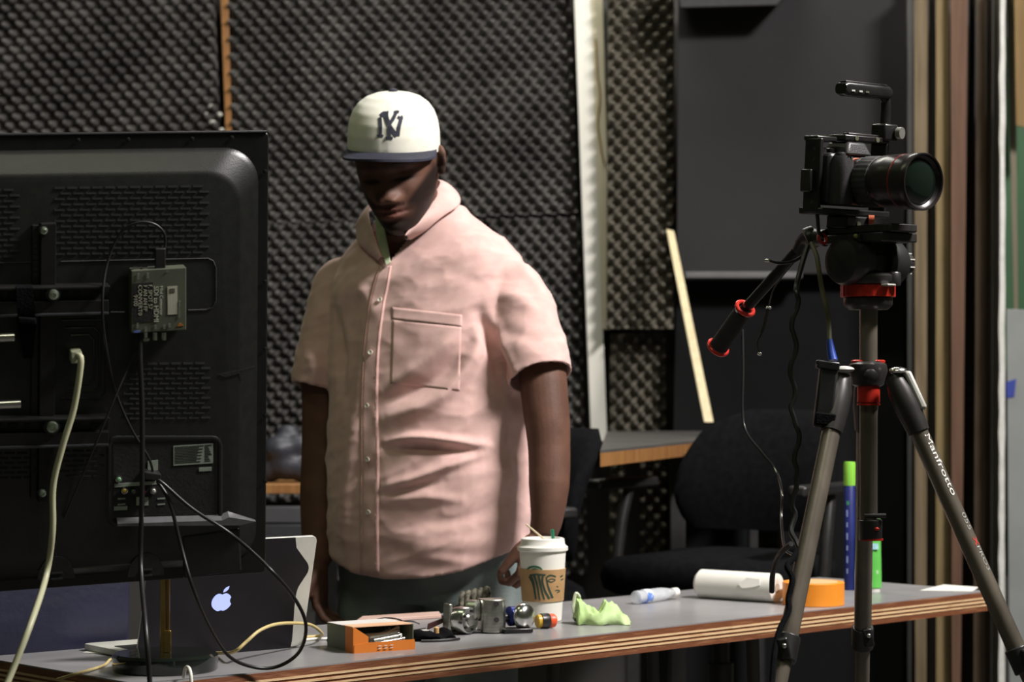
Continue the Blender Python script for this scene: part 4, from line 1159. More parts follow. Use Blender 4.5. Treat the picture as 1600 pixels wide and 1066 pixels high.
# head
HZ = 37
hr = thing('x', 'x', 'x'); bpy.data.objects.remove(hr)
HMx = Matrix.Translation(tl(1356, 410)) @ Matrix.Rotation(math.radians(HZ), 4, 'Z')
def hz(py): return tl(1356, py).z - tl(1356, 410).z
base = tl(1356, 410)
MB().lathe([(.030, hz(484)), (.034, hz(480)), (.037, hz(476)), (.037, hz(466)), (.031, hz(465))], 30, Matrix.Translation(base)).build('bowl_clamp', M_mag, tri)
rr = []
for z_ in (hz(464.5), hz(464), hz(446), hz(445)):
    e = 0 if z_ in (hz(464), hz(446)) else .0012
    rr.append([base + Vector(((.0405 - e + .0009 * (j % 4 < 2)) * math.cos(2 * PI * j / 96), (.0405 - e + .0009 * (j % 4 < 2)) * math.sin(2 * PI * j / 96), z_)) for j in range(96)])
MB().rings(rr).build('red_pan_ring', M_red, tri, smooth=25)
MB().lathe([(.043, hz(444.5)), (.046, hz(440)), (.046, hz(432)), (.040, hz(428)), (.02, hz(427))], 30, Matrix.Translation(base)).build('pan_base', M_mag, tri)
drum = Matrix(((0, 0, 1, 0), (0, 1, 0, 0), (-1, 0, 0, 0), (0, 0, 0, 1)))
MB().lathe([(.022, -.062), (.033, -.058), (.036, -.05), (.036, -.018), (.03, -.012)], 30, HMx @ drum).build('tilt_drum', M_black, tri)
MB().lathe([(.030, .022), (.036, .028), (.036, .052), (.031, .060), (.02, .062)], 30, HMx @ drum).build('tilt_drum', M_black, tri)
MB(HMx).box((.004, 0, -.002), (.06, .04, .03)).build('yoke', M_mag, tri, bevel=.004)
MB().lathe([(.016, .062), (.019, .064), (.019, .070), (.0185, .071)], 24, HMx @ drum).build('red_dial_ring', M_red, tri)
MB().lathe([(.0185, .0705), (.019, .074), (.0175, .084), (.014, .087)], 24, HMx @ drum).build('counterbalance_dial', M_mag, tri)
for k in range(10):
    a_ = 2 * PI * k / 10
    MB(HMx @ drum).box((.0188 * math.cos(a_), .0188 * math.sin(a_), .078), (.002, .002, .010)).build('dial_rib', M_lock, tri)
MB(HMx).lathe([(.010, -.036), (.0105, -.034), (.0105, -.018), (.009, -.016)], 16, Matrix.Translation((.014, -.04, 0))).build('level_knob', M_black, tri)
MB(HMx).box((-.006, -.048, -.036), (.018, .014, .003)).build('spirit_level', M_lock, tri, bevel=.001)
MB(HMx).box((0, -.002, hz(374)), (.075, .128, .014)).build('head_platform', M_mag, tri, bevel=.002)
MB(HMx).box((0, -.006, hz(360)), (.056, .138, .012)).build('quick_plate', M_mag, tri, bevel=.002)
MB(HMx).box((.0, -.06, hz(361)), (.057, .014, .009)).build('plate_slot', M_rubber, tri)
MB(HMx).box((-.041, -.02, hz(374)), (.008, .012, .012)).build('plate_lever', M_blackm, tri, bevel=.002)
MB(HMx).ball((-.046, -.02, hz(372)), (.004, .004, .004), 10, 6).build('lever_screw', mat('old_brass', (.25, .25, .08), None, 20, .4, .6), tri)
# pan handle
ha = [tl(1290, 372, 3.47), tl(1262, 372, 3.51), tl(1250, 392, 3.53)]
MB().tube(smoothpts(ha, 5), .013, 16).build('handle_joint', M_mag, tri)
MB().lathe([(.017, -.008), (.018, -.006), (.018, .006), (.017, .008)], 20, Matrix.Translation(tl(1266, 372, 3.5)) @ Matrix.Rotation(1.2, 4, 'Y')).build('joint_rosette', M_mag, tri)
MB().tube([tl(1252, 385, 3.53), tl(1158, 490, 3.63)], [.0088, .0088], 16).build('pan_bar', mat('dark_bar', (.02, .018, .018), None, 20, .25, .5), tri)
g0, g1 = tl(1164, 482, 3.62), tl(1122, 543, 3.68)
gd = (g1 - g0).normalized()
GM = frame(g0, gd.orthogonal(), gd.cross(gd.orthogonal()))
MB().tube([g0 + gd * .008, g0 + gd * .02, g1 - gd * .004], [.0135, .0145, .0155], 20).build('handle_grip', M_rubber, tri)
MB().torus(None, .0145, .0036, 26, 10, GM).build('grip_ring', mat('shiny_red', (.6, .04, .03), None, 20, .2, .3), tri)
MB().torus(None, .0165, .0032, 26, 10, frame(g1, gd.orthogonal(), gd.cross(gd.orthogonal()))).build('grip_ring', MATS['shiny_red'], tri)
MB().tube(smoothpts([tl(1258, 398, 3.5), tl(1238, 409, 3.47), tl(1215, 411, 3.45), tl(1198, 406, 3.45)], 5), [.0026] * 11 + [.0022] * 5, 8).build('drag_lever', M_chrome if False else M_blackm, tri)
MB().ball(tl(1200, 407, 3.45), (.006, .003, .003), 10, 6).build('lever_tip', M_chrome, tri)

# ------------------------------------------------------------------ cables and small gear on the tripod
def tcable(name, label, pts, r, m, k=8):
    return tag(MB().tube(smoothpts([at(*p) for p in pts], k), r, 8).build(name, m), label, 'cable', 'cables on the tripod')
wav = [(1262, 384, 3.46), (1254, 410, 3.45), (1246, 440, 3.44)]
for k in range(26):
    y = 455 + k * 14
    x = 1244 - 6 * math.sin(k * .12) + 4.5 * math.sin(k * 1.25) + (6 if 640 < y < 740 else 0)
    wav.append((x, y, 3.42 - k * .002))
wav += [(1236, 830, 3.36), (1246, 850, 3.34), (1250, 868, 3.33)]
tcable('coiled_cable', 'wavy black coiled cable hanging from the tripod head', wav, .0042, M_cable, 5)
tcable('olive_cable', 'olive green cable running from the tripod head to the blue plug', [(1268, 380, 3.43), (1276, 400, 3.41), (1280, 425, 3.40), (1284, 450, 3.40), (1291, 480, 3.39), (1295, 505, 3.39), (1296, 532, 3.38)], .0038, mat('olive_sheath', (.06, .062, .03), (.10, .10, .05), 30, .4))
tcable('thin_black_cable', 'thin shiny black cable hanging from the pan handle', [(1160, 515, 3.66), (1161, 580, 3.64), (1160, 640, 3.62), (1166, 675, 3.6), (1190, 707, 3.57), (1212, 735, 3.54), (1222, 770, 3.5), (1221, 810, 3.47), (1226, 855, 3.42), (1240, 868, 3.38)], .0022, mat('glossy_black', (.02, .02, .02), None, 30, .12))
tcable('black_strap', 'black strap running down along the left tripod leg', [(1253, 850, 3.28), (1240, 872, 3.26), (1230, 885, 3.25), (1238, 905, 3.24), (1232, 935, 3.23), (1232, 955, 3.22), (1218, 985, 3.205), (1210, 1020, 3.19), (1206, 1070, 3.17)], .0045, M_fabric)
tcable('black_cable_end', 'short black cable end drooping over the paper roll', [(1236, 850, 3.33), (1222, 862, 3.36), (1212, 878, 3.4), (1207, 900, 3.43), (1206, 925, 3.45)], .0042, M_cable)
lan = thing('hanging_clip', 'small black clip with steel tip hanging beside the pan handle', 'clip', at(1200, 480, 3.55))
I2 = inv_of(lan)
MB(I2).tube([at(1200, 482, 3.55), at(1195, 505, 3.55), at(1190, 520, 3.55)], .0032, 8).build('clip_body', M_black, lan)
MB(I2).tube([at(1190, 520, 3.55), at(1183, 535, 3.55), at(1186, 552, 3.55)], .0016, 8).build('clip_wire', M_black, lan)
MB(I2).ball(at(1187, 553, 3.55), (.004, .004, .003), 10, 6).build('clip_tip', M_chrome, lan)
MB(I2).ball(at(1201, 481, 3.55), (.005, .004, .003), 10, 6).build('clip_ring', M_chrome, lan)
MB(I2).tube(smoothpts([at(1201, 480, 3.55), at(1210, 450, 3.55), at(1232, 420, 3.52), at(1255, 395, 3.5)], 5), .0012, 6).build('lanyard', M_black, lan)
bx_ = thing('receiver_pack', 'black receiver pack strapped to the left tripod leg under a blue plug', 'receiver', at(1290, 620, 3.35))
I2 = inv_of(bx_)
MB(I2).box(at(1289, 622, 3.352), (.026, .022, .088), Euler((0, .12, 0)).to_matrix()).build('pack_body', M_black, bx_, bevel=.003)
MB(I2).box(at(1293, 571, 3.352), (.033, .026, .012), Euler((0, .12, 0)).to_matrix()).build('pack_top', M_blackm, bx_, bevel=.002)
for k, px in enumerate((1279, 1300)):
    MB(I2).lathe([(.004, 0), (.004, .005), (.002, .006)], 12, Matrix.Translation(at(px, 569, 3.345))).build('pack_screw', M_mag, bx_)
MB(I2).box(at(1288, 655, 3.348), (.03, .027, .018), Euler((0, .12, 0)).to_matrix()).build('velcro_strap', M_fabric, bx_, bevel=.002)
MB(I2).tube([at(1302, 564, 3.37), at(1299, 552, 3.375), at(1296, 531, 3.38)], [.0068, .0066, .0045], 14).build('blue_plug', mat('blue_plug', (.012, .05, .32), (.02, .07, .42), 20, .35), bx_)

# ------------------------------------------------------------------ camera on the tripod
cb_ = at(1322, 278, 3.46)
camr = thing('video_camera', 'black mirrorless camera with large lens and top handle on the tripod', 'camera', cb_, (math.radians(4) * 1, 0, 0))
camr.rotation_euler = (Matrix.Rotation(math.radians(37), 3, 'Z') @ Matrix.Rotation(math.radians(4), 3, 'X')).to_euler()
M_cbody = mat('camera_black', (.012, .012, .012), (.018, .018, .018), 60, .42, bump=.15, bscale=500)
MB().box((0, 0, -.004), (.122, .05, .078)).build('camera_body', M_cbody, camr, bevel=.006)
MB().hexa([(-.028, -.028, .033), (.028, -.028, .033), (.030, .024, .033), (-.030, .024, .033)], [(-.018, -.02, .054), (.018, -.02, .054), (.022, .02, .054), (-.022, .02, .054)]).build('viewfinder_hump', M_cbody, camr, bevel=.004)
gp = [[(-.046 + x, -.036 + y, z) for x, y in rrect(w, .034, .012, 4)] for z, w in ((-.042, .030), (-.03, .032), (.0, .031), (.022, .029), (.03, .02))]
MB().rings(gp).build('hand_grip', M_rubber, camr, bevel=.002, smooth=60)
MB().lathe([(.008, .033), (.0085, .036), (.007, .040)], 16, Matrix.Translation((-.044, -.030, -.004))).build('shutter_button', M_mag, camr)
for x in (-.05, -.028):
    MB().lathe([(.010, .034), (.0105, .035), (.0105, .042), (.009, .043)], 18, Matrix.Translation((x, .008, 0))).build('top_dial', M_mag, camr)
# lens pointing along local -y
LX = Matrix.Translation((-.008, -.025, -.006)) @ Matrix(((1, 0, 0, 0), (0, 0, -1, 0), (0, 1, 0, 0), (0, 0, 0, 1)))
M_lens = mat('lens_barrel', (.012, .010, .010), (.018, .014, .014), 40, .28, .1)
lens = MB().lathe([(.030, 0), (.0345, .004), (.0345, .016), (.0365, .020), (.0365, .062)], 44, LX).build('lens_barrel', M_lens, camr)
MB().lathe([(.0350, .004), (.0355, .005), (.0355, .0075), (.0350, .008)], 44, LX).build('orange_lens_ring', mat('orange_ring', (.5, .09, .02), None, 20, .35), lens)
rr = []
for z_, e in ((.030, .0), (.031, .0016), (.058, .0016), (.059, .0)):
    rr.append([LX @ Vector(((.0366 + e * (.6 + .4 * (j % 4 < 2))) * math.cos(2 * PI * j / 112), (.0366 + e * (.6 + .4 * (j % 4 < 2))) * math.sin(2 * PI * j / 112), z_)) for j in range(112)])
MB().rings(rr, cap=False).build('zoom_ring', M_rubber, lens, smooth=20)
MB().lathe([(.0365, .061), (.0390, .066), (.0405, .085), (.0410, .124), (.0425, .129), (.0425, .140), (.0415, .142), (.0395, .1415), (.0385, .137), (.037, .136)], 52, LX, cap=False).build('front_barrel', M_lens, camr)
MB().lathe([(.0408, .1055), (.0412, .1065), (.0412, .108), (.0408, .109)], 44, LX, cap=False).build('red_line', mat('dark_red_line', (.12, .01, .01), None, 20, .3), lens)
MB().lathe([(.0375, .1362), (.0335, .1335), (.032, .131), (.030, .129)], 44, LX, cap=False).build('inner_ring', M_blackm, lens)
MB().lathe([(.0355, .1325), (.031, .1360), (.022, .1385), (.010, .1402), (.0005, .1405)], 44, LX).build('front_glass', mat('coated_glass', (.004, .008, .006), (.006, .011, .008), 10, .04, coat=1.0), lens)
text('lens_lettering', 'FE 2.8/24-70 GM', .0042, None, mat('lens_white', (.4, .4, .38), None, 20, .5), lens, fn=lambda co: LX @ Vector(((.0375 + co.y * .5) * math.sin(co.x / .0375 + .5), (.0375 + co.y * .5) * math.cos(co.x / .0375 + .5), .1372)))
# cage
cage = MB()
MB().box((-.070, .0, .0), (.007, .034, .112)).build('cage_side', M_blackm, camr, bevel=.002)
MB().box((.070, .0, .0), (.007, .034, .112)).build('cage_side', M_blackm, camr, bevel=.002)
MB().box((0, .0, -.053), (.146, .05, .010)).build('cage_bottom', M_blackm, camr, bevel=.002)
MB().box((-.052, .006, .056), (.042, .030, .008)).build('cage_top', M_blackm, camr, bevel=.002)
MB().box((.024, .0, .060), (.096, .036, .009)).build('cage_top_plate', M_blackm, camr, bevel=.002)
MB().box((.024, -.006, .066), (.07, .012, .004)).build('accessory_rail', M_mag, camr, bevel=.001)
for k in range(6):
    MB().cyl((-.0738, -.004, -.04 + k * .016), (-.0732, -.004, -.04 + k * .016), .0032, n=12).build('cage_hole', M_rubber, camr)
for x in (.0, .045):
    MB().cyl((x, -.0185, .060), (x, -.0195, .060), .0038, n=14).build('cage_screw', mat('olive_screw', (.25, .25, .17), None, 20, .35, .7), camr)
MB().box((-.078, .004, -.008), (.009, .022, .034)).build('side_clamp', M_black, camr, bevel=.002)
for x in (-.058, -.045): MB().cyl((x, .0, .060), (x, .0, .0625), .005, n=14).build('cage_top_screw', M_chrome, camr)
# handle
MB().box((.072, -.006, .073), (.030, .03, .026)).build('handle_clamp', M_blackm, camr, bevel=.003)
MB().cyl((.084, -.022, .073), (.086, -.03, .073), .009, n=16).build('clamp_knob', mat('grey_knob', (.2, .2, .18), None, 20, .4, .5), camr)
MB().tube(smoothpts([(.072, -.006, .08), (.072, -.006, .105), (.070, -.006, .122), (.060, -.006, .131)], 5), .0085, 14).build('handle_post', M_blackm, camr)
hp = [[(x, y * 1.0 - .006, z) for y, z in rrect(.024, h, .006, 4, 0, .1335)] for x, h in ((.074, .012), (.070, .020), (.04, .021), (-.02, .0215), (-.026, .016))]
MB().rings(hp).build('handle_bar', M_blackm, camr, smooth=40)
for k, x in enumerate((-.012, .004, .018)):
    MB().box((x, -.0185, .131), (.007, .0012, .0026)).build('handle_slot', M_lock if k < 2 else MATS['olive_screw'], camr)
MB().box((.022, -.006, .1448), (.09, .014, .0016)).build('handle_top_strip', M_mag, camr, bevel=.0005)
MB().lathe([(.009, .144), (.009, .1462), (.006, .1465)], 18, Matrix.Translation((.058, -.006, 0))).build('handle_top_screw', M_mag, camr)
# riser between cage and plate
MB().box((.004, -.004, -.068), (.05, .044, .020)).build('riser_block', M_black, camr, bevel=.003)
MB().cyl((.024, -.028, -.062), (.030, -.034, -.062), .007, n=14).build('riser_knob', mat('dull_orange', (.3, .06, .02), None, 20, .4), camr)
MB().cyl((.004, -.0265, -.070), (.004, -.028, -.070), .004, n=12).build('riser_screw', MATS['olive_screw'], camr)
MB().tube(smoothpts([(-.064, -.004, -.05), (-.066, -.01, -.065), (-.060, -.008, -.085), (-.05, -.006, -.092)], 5), .003, 8).build('safety_cord', M_cable, camr)
MB().torus(None, .008, .003, 18, 8, Matrix.Translation((-.052, -.008, -.094)) @ Matrix.Rotation(1.2, 4, 'X')).build('red_cord_ring', mat('dark_red', (.22, .015, .012), None, 20, .4), camr)

# ------------------------------------------------------------------ the man
YAW = math.radians(-25)
man = thing('person', 'man in a pink short sleeved shirt and white cap looking down behind the bench', 'person', (-.161, 4.515, 0), (0, 0, YAW))
MW = Matrix.Translation(man.location) @ Matrix.Rotation(YAW, 4, 'Z')
MI = MW.inverted()
SET_BACK = .065
def ml(px, py, D): return MI @ at(px, py, D + SET_BACK)
HR = Matrix.Rotation(math.radians(-13), 3, 'Z') @ Matrix.Rotation(math.radians(19), 3, 'X') @ Matrix.Rotation(math.radians(-5), 3, 'Y')
HW = Matrix.Translation(at(622, 259, 4.335 + SET_BACK)) @ HR.to_4x4()
HL = MI @ HW

def g2(x, z, cx, cz, sx, sz): return math.exp(-((x - cx) / sx) ** 2 / 2 - ((z - cz) / sz) ** 2 / 2)
HT = [(.118, .006, -.012, .02), (.115, .024, -.034, .042), (.105, .043, -.056, .062), (.09, .057, -.072, .078), (.06, .071, -.088, .094), (.03, .0765, -.094, .10), (0, .077, -.090, .098), (-.03, .0725, -.088, .088),
      (-.06, .064, -.087, .070), (-.085, .052, -.086, .05), (-.105, .040, -.083, .02), (-.120, .027, -.070, .0), (-.127, .01, -.05, -.02)]
def head_rings():
    rings = []
    NZ, NA = 110, 150
    for i in range(NZ + 1):
        z = .118 - .245 * i / NZ
        a, f, g = lerp_table(HT, z)
        ring = []
        for j in range(NA):
            # denser sampling on the face side
            t = 2 * PI * j / NA
            t = t + .35 * math.sin(2 * (t + PI / 2)) * .0
            cx, sy = math.cos(t), math.sin(t)
            e = .86
            x = a * abs(cx) ** e * (1 if cx > 0 else -1)
            yc = (g + f) * .15
            y = yc + ((g - yc) * abs(sy) ** e if sy > 0 else (f - yc) * abs(sy) ** e)
            if sy < 0:
                w = sst(.0, .55, -sy)
                ax = abs(x)
                dsp = 0
                nz_ = float(np.interp(z, [-.056, -.050, -.044, -.036, -.02, 0, .014, .03], [0, .010, .023, .024, .015, .007, .003, 0]))
                nw = float(np.interp(z, [-.05, -.035, -.01, .02], [.0135, .0120, .0095, .010]))
                dsp += nz_ * math.exp(-(x / nw) ** 2 / 2)
                dsp += .014 * g2(ax, z, .0165, -.043, .0070, .0065)
                dsp += .006 * g2(ax, z, .026, .021, .018, .007)
                dsp -= .014 * g2(ax, z, .031, .001, .014, .010)
                dsp += .0075 * g2(ax, z, .032, -.002, .011, .0065)
                dsp -= .004 * g2(ax, z, .032, -.0085, .012, .0022)
                dsp -= .003 * g2(ax, z, .032, .008, .013, .002)
                dsp += .006 * g2(ax, z, .044, -.030, .014, .014)
                dsp -= .003 * g2(ax, z, .026, -.052, .006, .012)
                dsp += .007 * g2(x, z, 0, -.068, .026, .017)
                dsp += .0075 * g2(x, z, 0, -.0635, .018, .0040) + .0088 * g2(x, z, 0, -.0770, .016, .0048)
                dsp -= .009 * g2(x, z, 0, -.0698, .021, .0022)
                dsp -= .004 * g2(x, z, 0, -.088, .018, .005)
                dsp += .008 * g2(x, z, 0, -.104, .018, .012)
                y -= dsp * w
            ring.append(HL @ Vector((x, y, z)))
        rings.append(ring)
    return rings
mb = MB()
mb.rings(head_rings())
for s in (-1, 1):       # ears
    e0 = Vector((.083 if s > 0 else -.073, .010, .000))
    Re = Euler((.12, 0, s * .85)).to_matrix()
    for dz, dy, rx, ry, rz_ in ((.0, 0, .0075, .016, .027), (.014, .004, .0085, .017, .016), (-.018, -.004, .0075, .010, .012)):
        mb.ball(HL @ (e0 + Vector((0, dy, dz))), (rx, ry, rz_), 16, 12, (HL.to_3x3() @ Re))
# neck
mb.tube([HL @ Vector((0, .030, -.035)), HL @ Vector((0, .030, -.09)), ml(645, 352, 4.42), ml(652, 392, 4.45), ml(655, 430, 4.46)], [.056, .060, .064, .074, .09], 28)
# torso core
TT = [(.84, .168, .115, .12), (.95, .172, .13, .12), (1.1, .172, .13, .12), (1.25, .178, .12, .12), (1.34, .176, .105, .11), (1.40, .165, .09, .10), (1.44, .14, .075, .09), (1.48, .10, .060, .08), (1.51, .065, .05, .06)]
mb.rings([[Vector((a * math.cos(2 * PI * j / 40), (f if math.sin(2 * PI * j / 40) < 0 else g) * math.sin(2 * PI * j / 40), z)) for j in range(40)] for z, a, f, g in TT])
# arms: person's left (image right), person's right (image left)
ARM_R = [ml(785, 462, 4.38), ml(838, 540, 4.32), ml(853, 640, 4.28), ml(858, 700, 4.265), ml(858, 757, 4.25), ml(855, 806, 4.24), ml(849, 834, 4.24)]
ARM_L = [ml(552, 470, 4.51), ml(508, 540, 4.52), ml(506, 630, 4.51), ml(503, 700, 4.50), ml(499, 770, 4.48), ml(496, 840, 4.455), ml(497, 880, 4.44)]
AR = [.042, .047, .0445, .0405, .0390, .0315, .0270]
for A in (ARM_R, ARM_L):
    P = smoothpts(A, 5)
    rad = [float(np.interp(i / (len(P) - 1) * 6, range(7), AR)) for i in range(len(P))]
    mb.tube(P, rad, 26)
def hand(mb, W, d, f, curl=.5):
    "W wrist, d direction to the fingers, f direction of the thumb side"
    d = d.normalized(); f = (f - d * f.dot(d)).normalized()
    n = d.cross(f)
    rings = []
    for t, w, h in ((-.015, .026, .023), (.0, .027, .021), (.02, .032, .018), (.05, .040, .0165), (.078, .0425, .014), (.092, .040, .0105)):
        rings.append([W + d * t + f * (w * math.cos(2 * PI * j / 20)) + n * (h * math.sin(2 * PI * j / 20)) for j in range(20)])
    mb.rings(rings)
    for off, L, k in ((.031, .070, .9), (.0105, .079, 1.0), (-.0105, .074, 1.1), (-.031, .058, 1.25)):
        p = W + d * .082 + f * off
        dirv = (d + f * off * 3.2).normalized()
        pts = [p - dirv * .012, p]
        ang = 0
        for s in (.45, .32, .25):
            ang += curl * k * .42
            v = dirv * math.cos(ang) + n * math.sin(ang)
            p = p + v * L * s
            pts.append(p)
        mb.tube(pts, [.0088, .0088, .0082, .0075, .0062], 14)
        mb.ball(pts[-1], .0062, 12, 8)
    p = W + d * .018 + f * .022
    v1 = (d * .72 + f * .62 + n * .25).normalized(); v2 = (d * .92 + f * .25 + n * .35).normalized()
    pts = [p, p + v1 * .032, p + v1 * .032 + v2 * .03, p + v1 * .032 + v2 * .052]
    mb.tube(pts, [.015, .012, .0098, .0078], 14)
    mb.ball(pts[-1], .0078, 12, 8)
fw = Vector((0, -1, 0))
hand(mb, ARM_R[-1], (ARM_R[-1] - ARM_R[-2]) * .4 + Vector((-.01, -.01, -.05)), fw + Vector((-.5, 0, 0)), 2.0)
hand(mb, ARM_L[-1], Vector((.10, -.10, -1)), fw + Vector((.3, 0, 0)), -1.25)
# legs and feet
HIP = [(-.095, 0, .88), (.095, 0, .88)]
for s in (-1, 1):
    mb.tube([(s * .09, .0, .90), (s * .10, -.01, .5), (s * .105, .01, .09), (s * .105, .0, .05)], [.085, .055, .04, .04], 18)
    mb.ball((s * .11, -.06, .045), (.036, .1, .03), 18, 10)
body = baked(mb.mesh('body'), [('REMESH', dict(mode='VOXEL', voxel_size=.0030, adaptivity=0.0)), ('SMOOTH', dict(factor=.5, iterations=2))])
# colouring: beard, lips, brows, nails' tone
ca = body.color_attributes.new('tint', 'FLOAT_COLOR', 'POINT')
HI = HL.inverted()
co = np.empty(len(body.vertices) * 3); body.vertices.foreach_get('co', co); co = co.reshape(-1, 3)
Hn = np.array(HI)
hc = co @ Hn[:3, :3].T + Hn[:3, 3]
x, y, z = hc[:, 0], hc[:, 1], hc[:, 2]
ax = np.abs(x)
tint = np.ones((len(co), 4))
def G(cx, cz, sx, sz, xx=None): return np.exp(-(((ax if xx is None else xx) - cx) / sx) ** 2 / 2 - ((z - cz) / sz) ** 2 / 2)
hd = (z > -.135) & (z < .12) & (ax < .095) & (np.abs(y) < .125)
def SS(a, b, v): t = np.clip((v - a) / (b - a), 0, 1); return t * t * (3 - 2 * t)
front = SS(.03, -.01, y)
low = SS(-.050, -.066, z - 1.15 * (ax - .028) * (ax > .028))
mouthhole = 1 - np.clip(G(0, -.0705, .0165, .0075) * 1.7, 0, 1)
beard = np.clip(low * front * mouthhole, 0, 1)
beard = np.maximum(beard, .95 * np.exp(-((z + .0565) / .0040) ** 2 / 2) * (ax < .027) * (y < -.06))
beard = np.maximum(beard, .85 * np.exp(-((y + .018) / .012) ** 2 / 2) * SS(.02, -.01, z) * (ax > .06))
brow = np.clip(G(.030, .0195, .017, .0042) * 1.5, 0, 1) * (y < -.05)
lash = np.clip(G(.032, -.0085, .0125, .0026) * 1.8, 0, 1) * (y < -.05)
lip = np.clip(G(0, -.071, .019, .0085) * 1.5, 0, 1) * (y < -.07)
hair = SS(.035, .06, z)
hair = np.maximum(hair, SS(.0, .03, z) * SS(.02, .05, y))
for m_, c_ in ((beard, (.12, .135, .15)), (brow, (.25, .25, .27)), (lash, (.12, .12, .13)), (hair, (.2, .22, .26))):
    k = (m_ * hd)[:, None]
    tint[:, :3] = tint[:, :3] * (1 - k) + tint[:, :3] * np.array(c_) * k
k = (lip * hd)[:, None]
tint[:, :3] = tint[:, :3] * (1 - k) + np.array((.95, .72, .74)) * k
ca.data.foreach_set('color', tint.astype(np.float32).ravel())
M_skin = mat('dark_brown_skin', (.105, .050, .033), (.14, .068, .046), 22, .58, bump=.10, bscale=260, attr='tint', spec=.3)
obj('body', body, M_skin, man, smooth=180)

# ------------------------------------------------------------------ shirt
ST = [(.815, .203, .160, .150), (.90, .206, .168, .152), (1.0, .205, .170, .152), (1.1, .203, .162, .150), (1.2, .204, .152, .150), (1.3, .206, .142, .147), (1.36, .206, .130, .142), (1.40, .201, .119, .138), (1.44, .186, .103, .128),
      (1.47, .158, .090, .116), (1.50, .120, .080, .102), (1.52, .090, .071, .088), (1.54, .070, .062, .072)]
mb = MB()
rings = []
NA = 56
for zz in np.linspace(.815, 1.54, 44):
    a_, f_, g_ = lerp_table(ST, zz)
    u = 1 - (zz - .815) / .725
    ring = []
    for j in range(NA):
        t = 2 * PI * j / NA
        c_, s_ = math.cos(t), math.sin(t)
        xx = a_ * abs(c_) ** .85 * (1 if c_ > 0 else -1)
        yy = (f_ if s_ < 0 else g_) * abs(s_) ** .85 * (1 if s_ > 0 else -1)
        hem = .055 * abs(c_) ** 2.5 * u ** 3
        nx_ = 0.0
        ring.append(Vector((xx + nx_, yy + .0 - .01 * (1 - u), zz + hem)))
    rings.append(ring)
# hollow at the hem so the shirt hangs free of the jeans
inner = [[Vector((p.x * .93, p.y * .92, p.z + dz)) for p in rings[0]] for dz in (0, .05)]
rings = inner[::-1] + rings
mb.rings(rings)
def sleeve(C, RR, squash=1.0):
    S, E, r1 = C[0], C[-1], RR[-1]
    axis = (E - C[-2]).normalized()
    fwd = Vector((0, 1, 0)); fwd = (fwd - axis * fwd.dot(axis)).normalized()
    side = axis.cross(fwd)
    rings = []
    P = smoothpts(C, 5)
    for i, p in enumerate(P):
        r = float(np.interp(i / (len(P) - 1) * (len(C) - 1), range(len(C)), RR))
        rings.append([p + (fwd * math.cos(2 * PI * j / 36) * 1.05 + side * math.sin(2 * PI * j / 36) * squash) * r for j in range(36)])
    for dz, k in ((0, .84), (-.045, .80)):
        rings.append([E + axis * dz + (fwd * math.cos(2 * PI * j / 36) * 1.05 + side * math.sin(2 * PI * j / 36) * squash) * r1 * k for j in range(36)])
    mb.rings(rings)
sleeve([ml(735, 425, 4.40), ml(775, 435, 4.385), ml(803, 465, 4.37), ml(823, 520, 4.33), ml(845, 592, 4.285)], [.045, .064, .068, .067, .0655])
sleeve([ml(595, 410, 4.53), ml(562, 420, 4.53), ml(538, 452, 4.53), ml(520, 520, 4.52), ml(499, 609, 4.51)], [.045, .060, .063, .062, .0605])
sh = baked(mb.mesh('shirt'), [('REMESH', dict(mode='VOXEL', voxel_size=.0042)), ('SMOOTH', dict(factor=.5, iterations=8))])
# folds, pressed into the real cloth surface along the lines seen on the man
folds = [
    ([(604, 690), (650, 684), (700, 688), (766, 697)], .014, 6), ([(606, 702), (660, 699), (740, 708)], -.009, 7),
    ([(600, 655), (650, 640), (700, 612), (738, 560), (752, 520)], .012, 10), ([(596, 632), (640, 612), (690, 585), (735, 535)], -.012, 10),
    ([(598, 610), (640, 585), (690, 545), (720, 515)], .010, 9),
    ([(600, 762), (650, 748), (700, 728), (760, 708)], .011, 7), ([(602, 782), (660, 778), (720, 780)], .006, 7), ([(610, 770), (690, 752)], -.006, 7),
    ([(748, 488), (770, 540), (792, 603)], -.016, 9), ([(762, 480), (785, 540), (806, 598)], .006, 8),
    ([(770, 452), (815, 470), (850, 500)], .005, 10), ([(790, 520), (840, 530), (880, 522)], -.004, 9), ([(800, 400), (835, 440), (858, 500)], .005, 8),
    ([(600, 840), (700, 856), (800, 838)], .005, 12), ([(640, 820), (720, 812), (790, 780)], -.005, 12), ([(650, 870), (740, 880)], .004, 8),
    ([(545, 470), (553, 560), (545, 640)], -.006, 12), ([(565, 520), (556, 640), (540, 760)], .005, 10), ([(520, 470), (530, 560), (532, 615)], -.014, 7),
    ([(548, 690), (540, 800), (545, 880)], .005, 9), ([(560, 440), (590, 500)], .004, 9), ([(690, 420), (760, 440), (820, 420)], -.004, 12), ([(640, 420), (700, 400), (760, 380)], .004, 14),
    ([(800, 640), (812, 720), (815, 800)], -.006, 9), ([(822, 660), (828, 740), (826, 820)], .005, 7), ([(470, 520), (490, 570), (490, 600)], .004, 8),
]
n = len(sh.vertices)
co = np.empty(n * 3); sh.vertices.foreach_get('co', co); co = co.reshape(-1, 3)
no = np.empty(n * 3); sh.vertices.foreach_get('normal', no); no = no.reshape(-1, 3)
Wn = np.array(MW)
wc = co @ Wn[:3, :3].T + Wn[:3, 3]; wn = no @ Wn[:3, :3].T
rel = wc - np.array(CAM)
dp_ = rel @ np.array(_fw)
PX = 800 + F * rel[:, 0] / dp_; PY = 533 - F * (rel @ np.array(_up)) / dp_
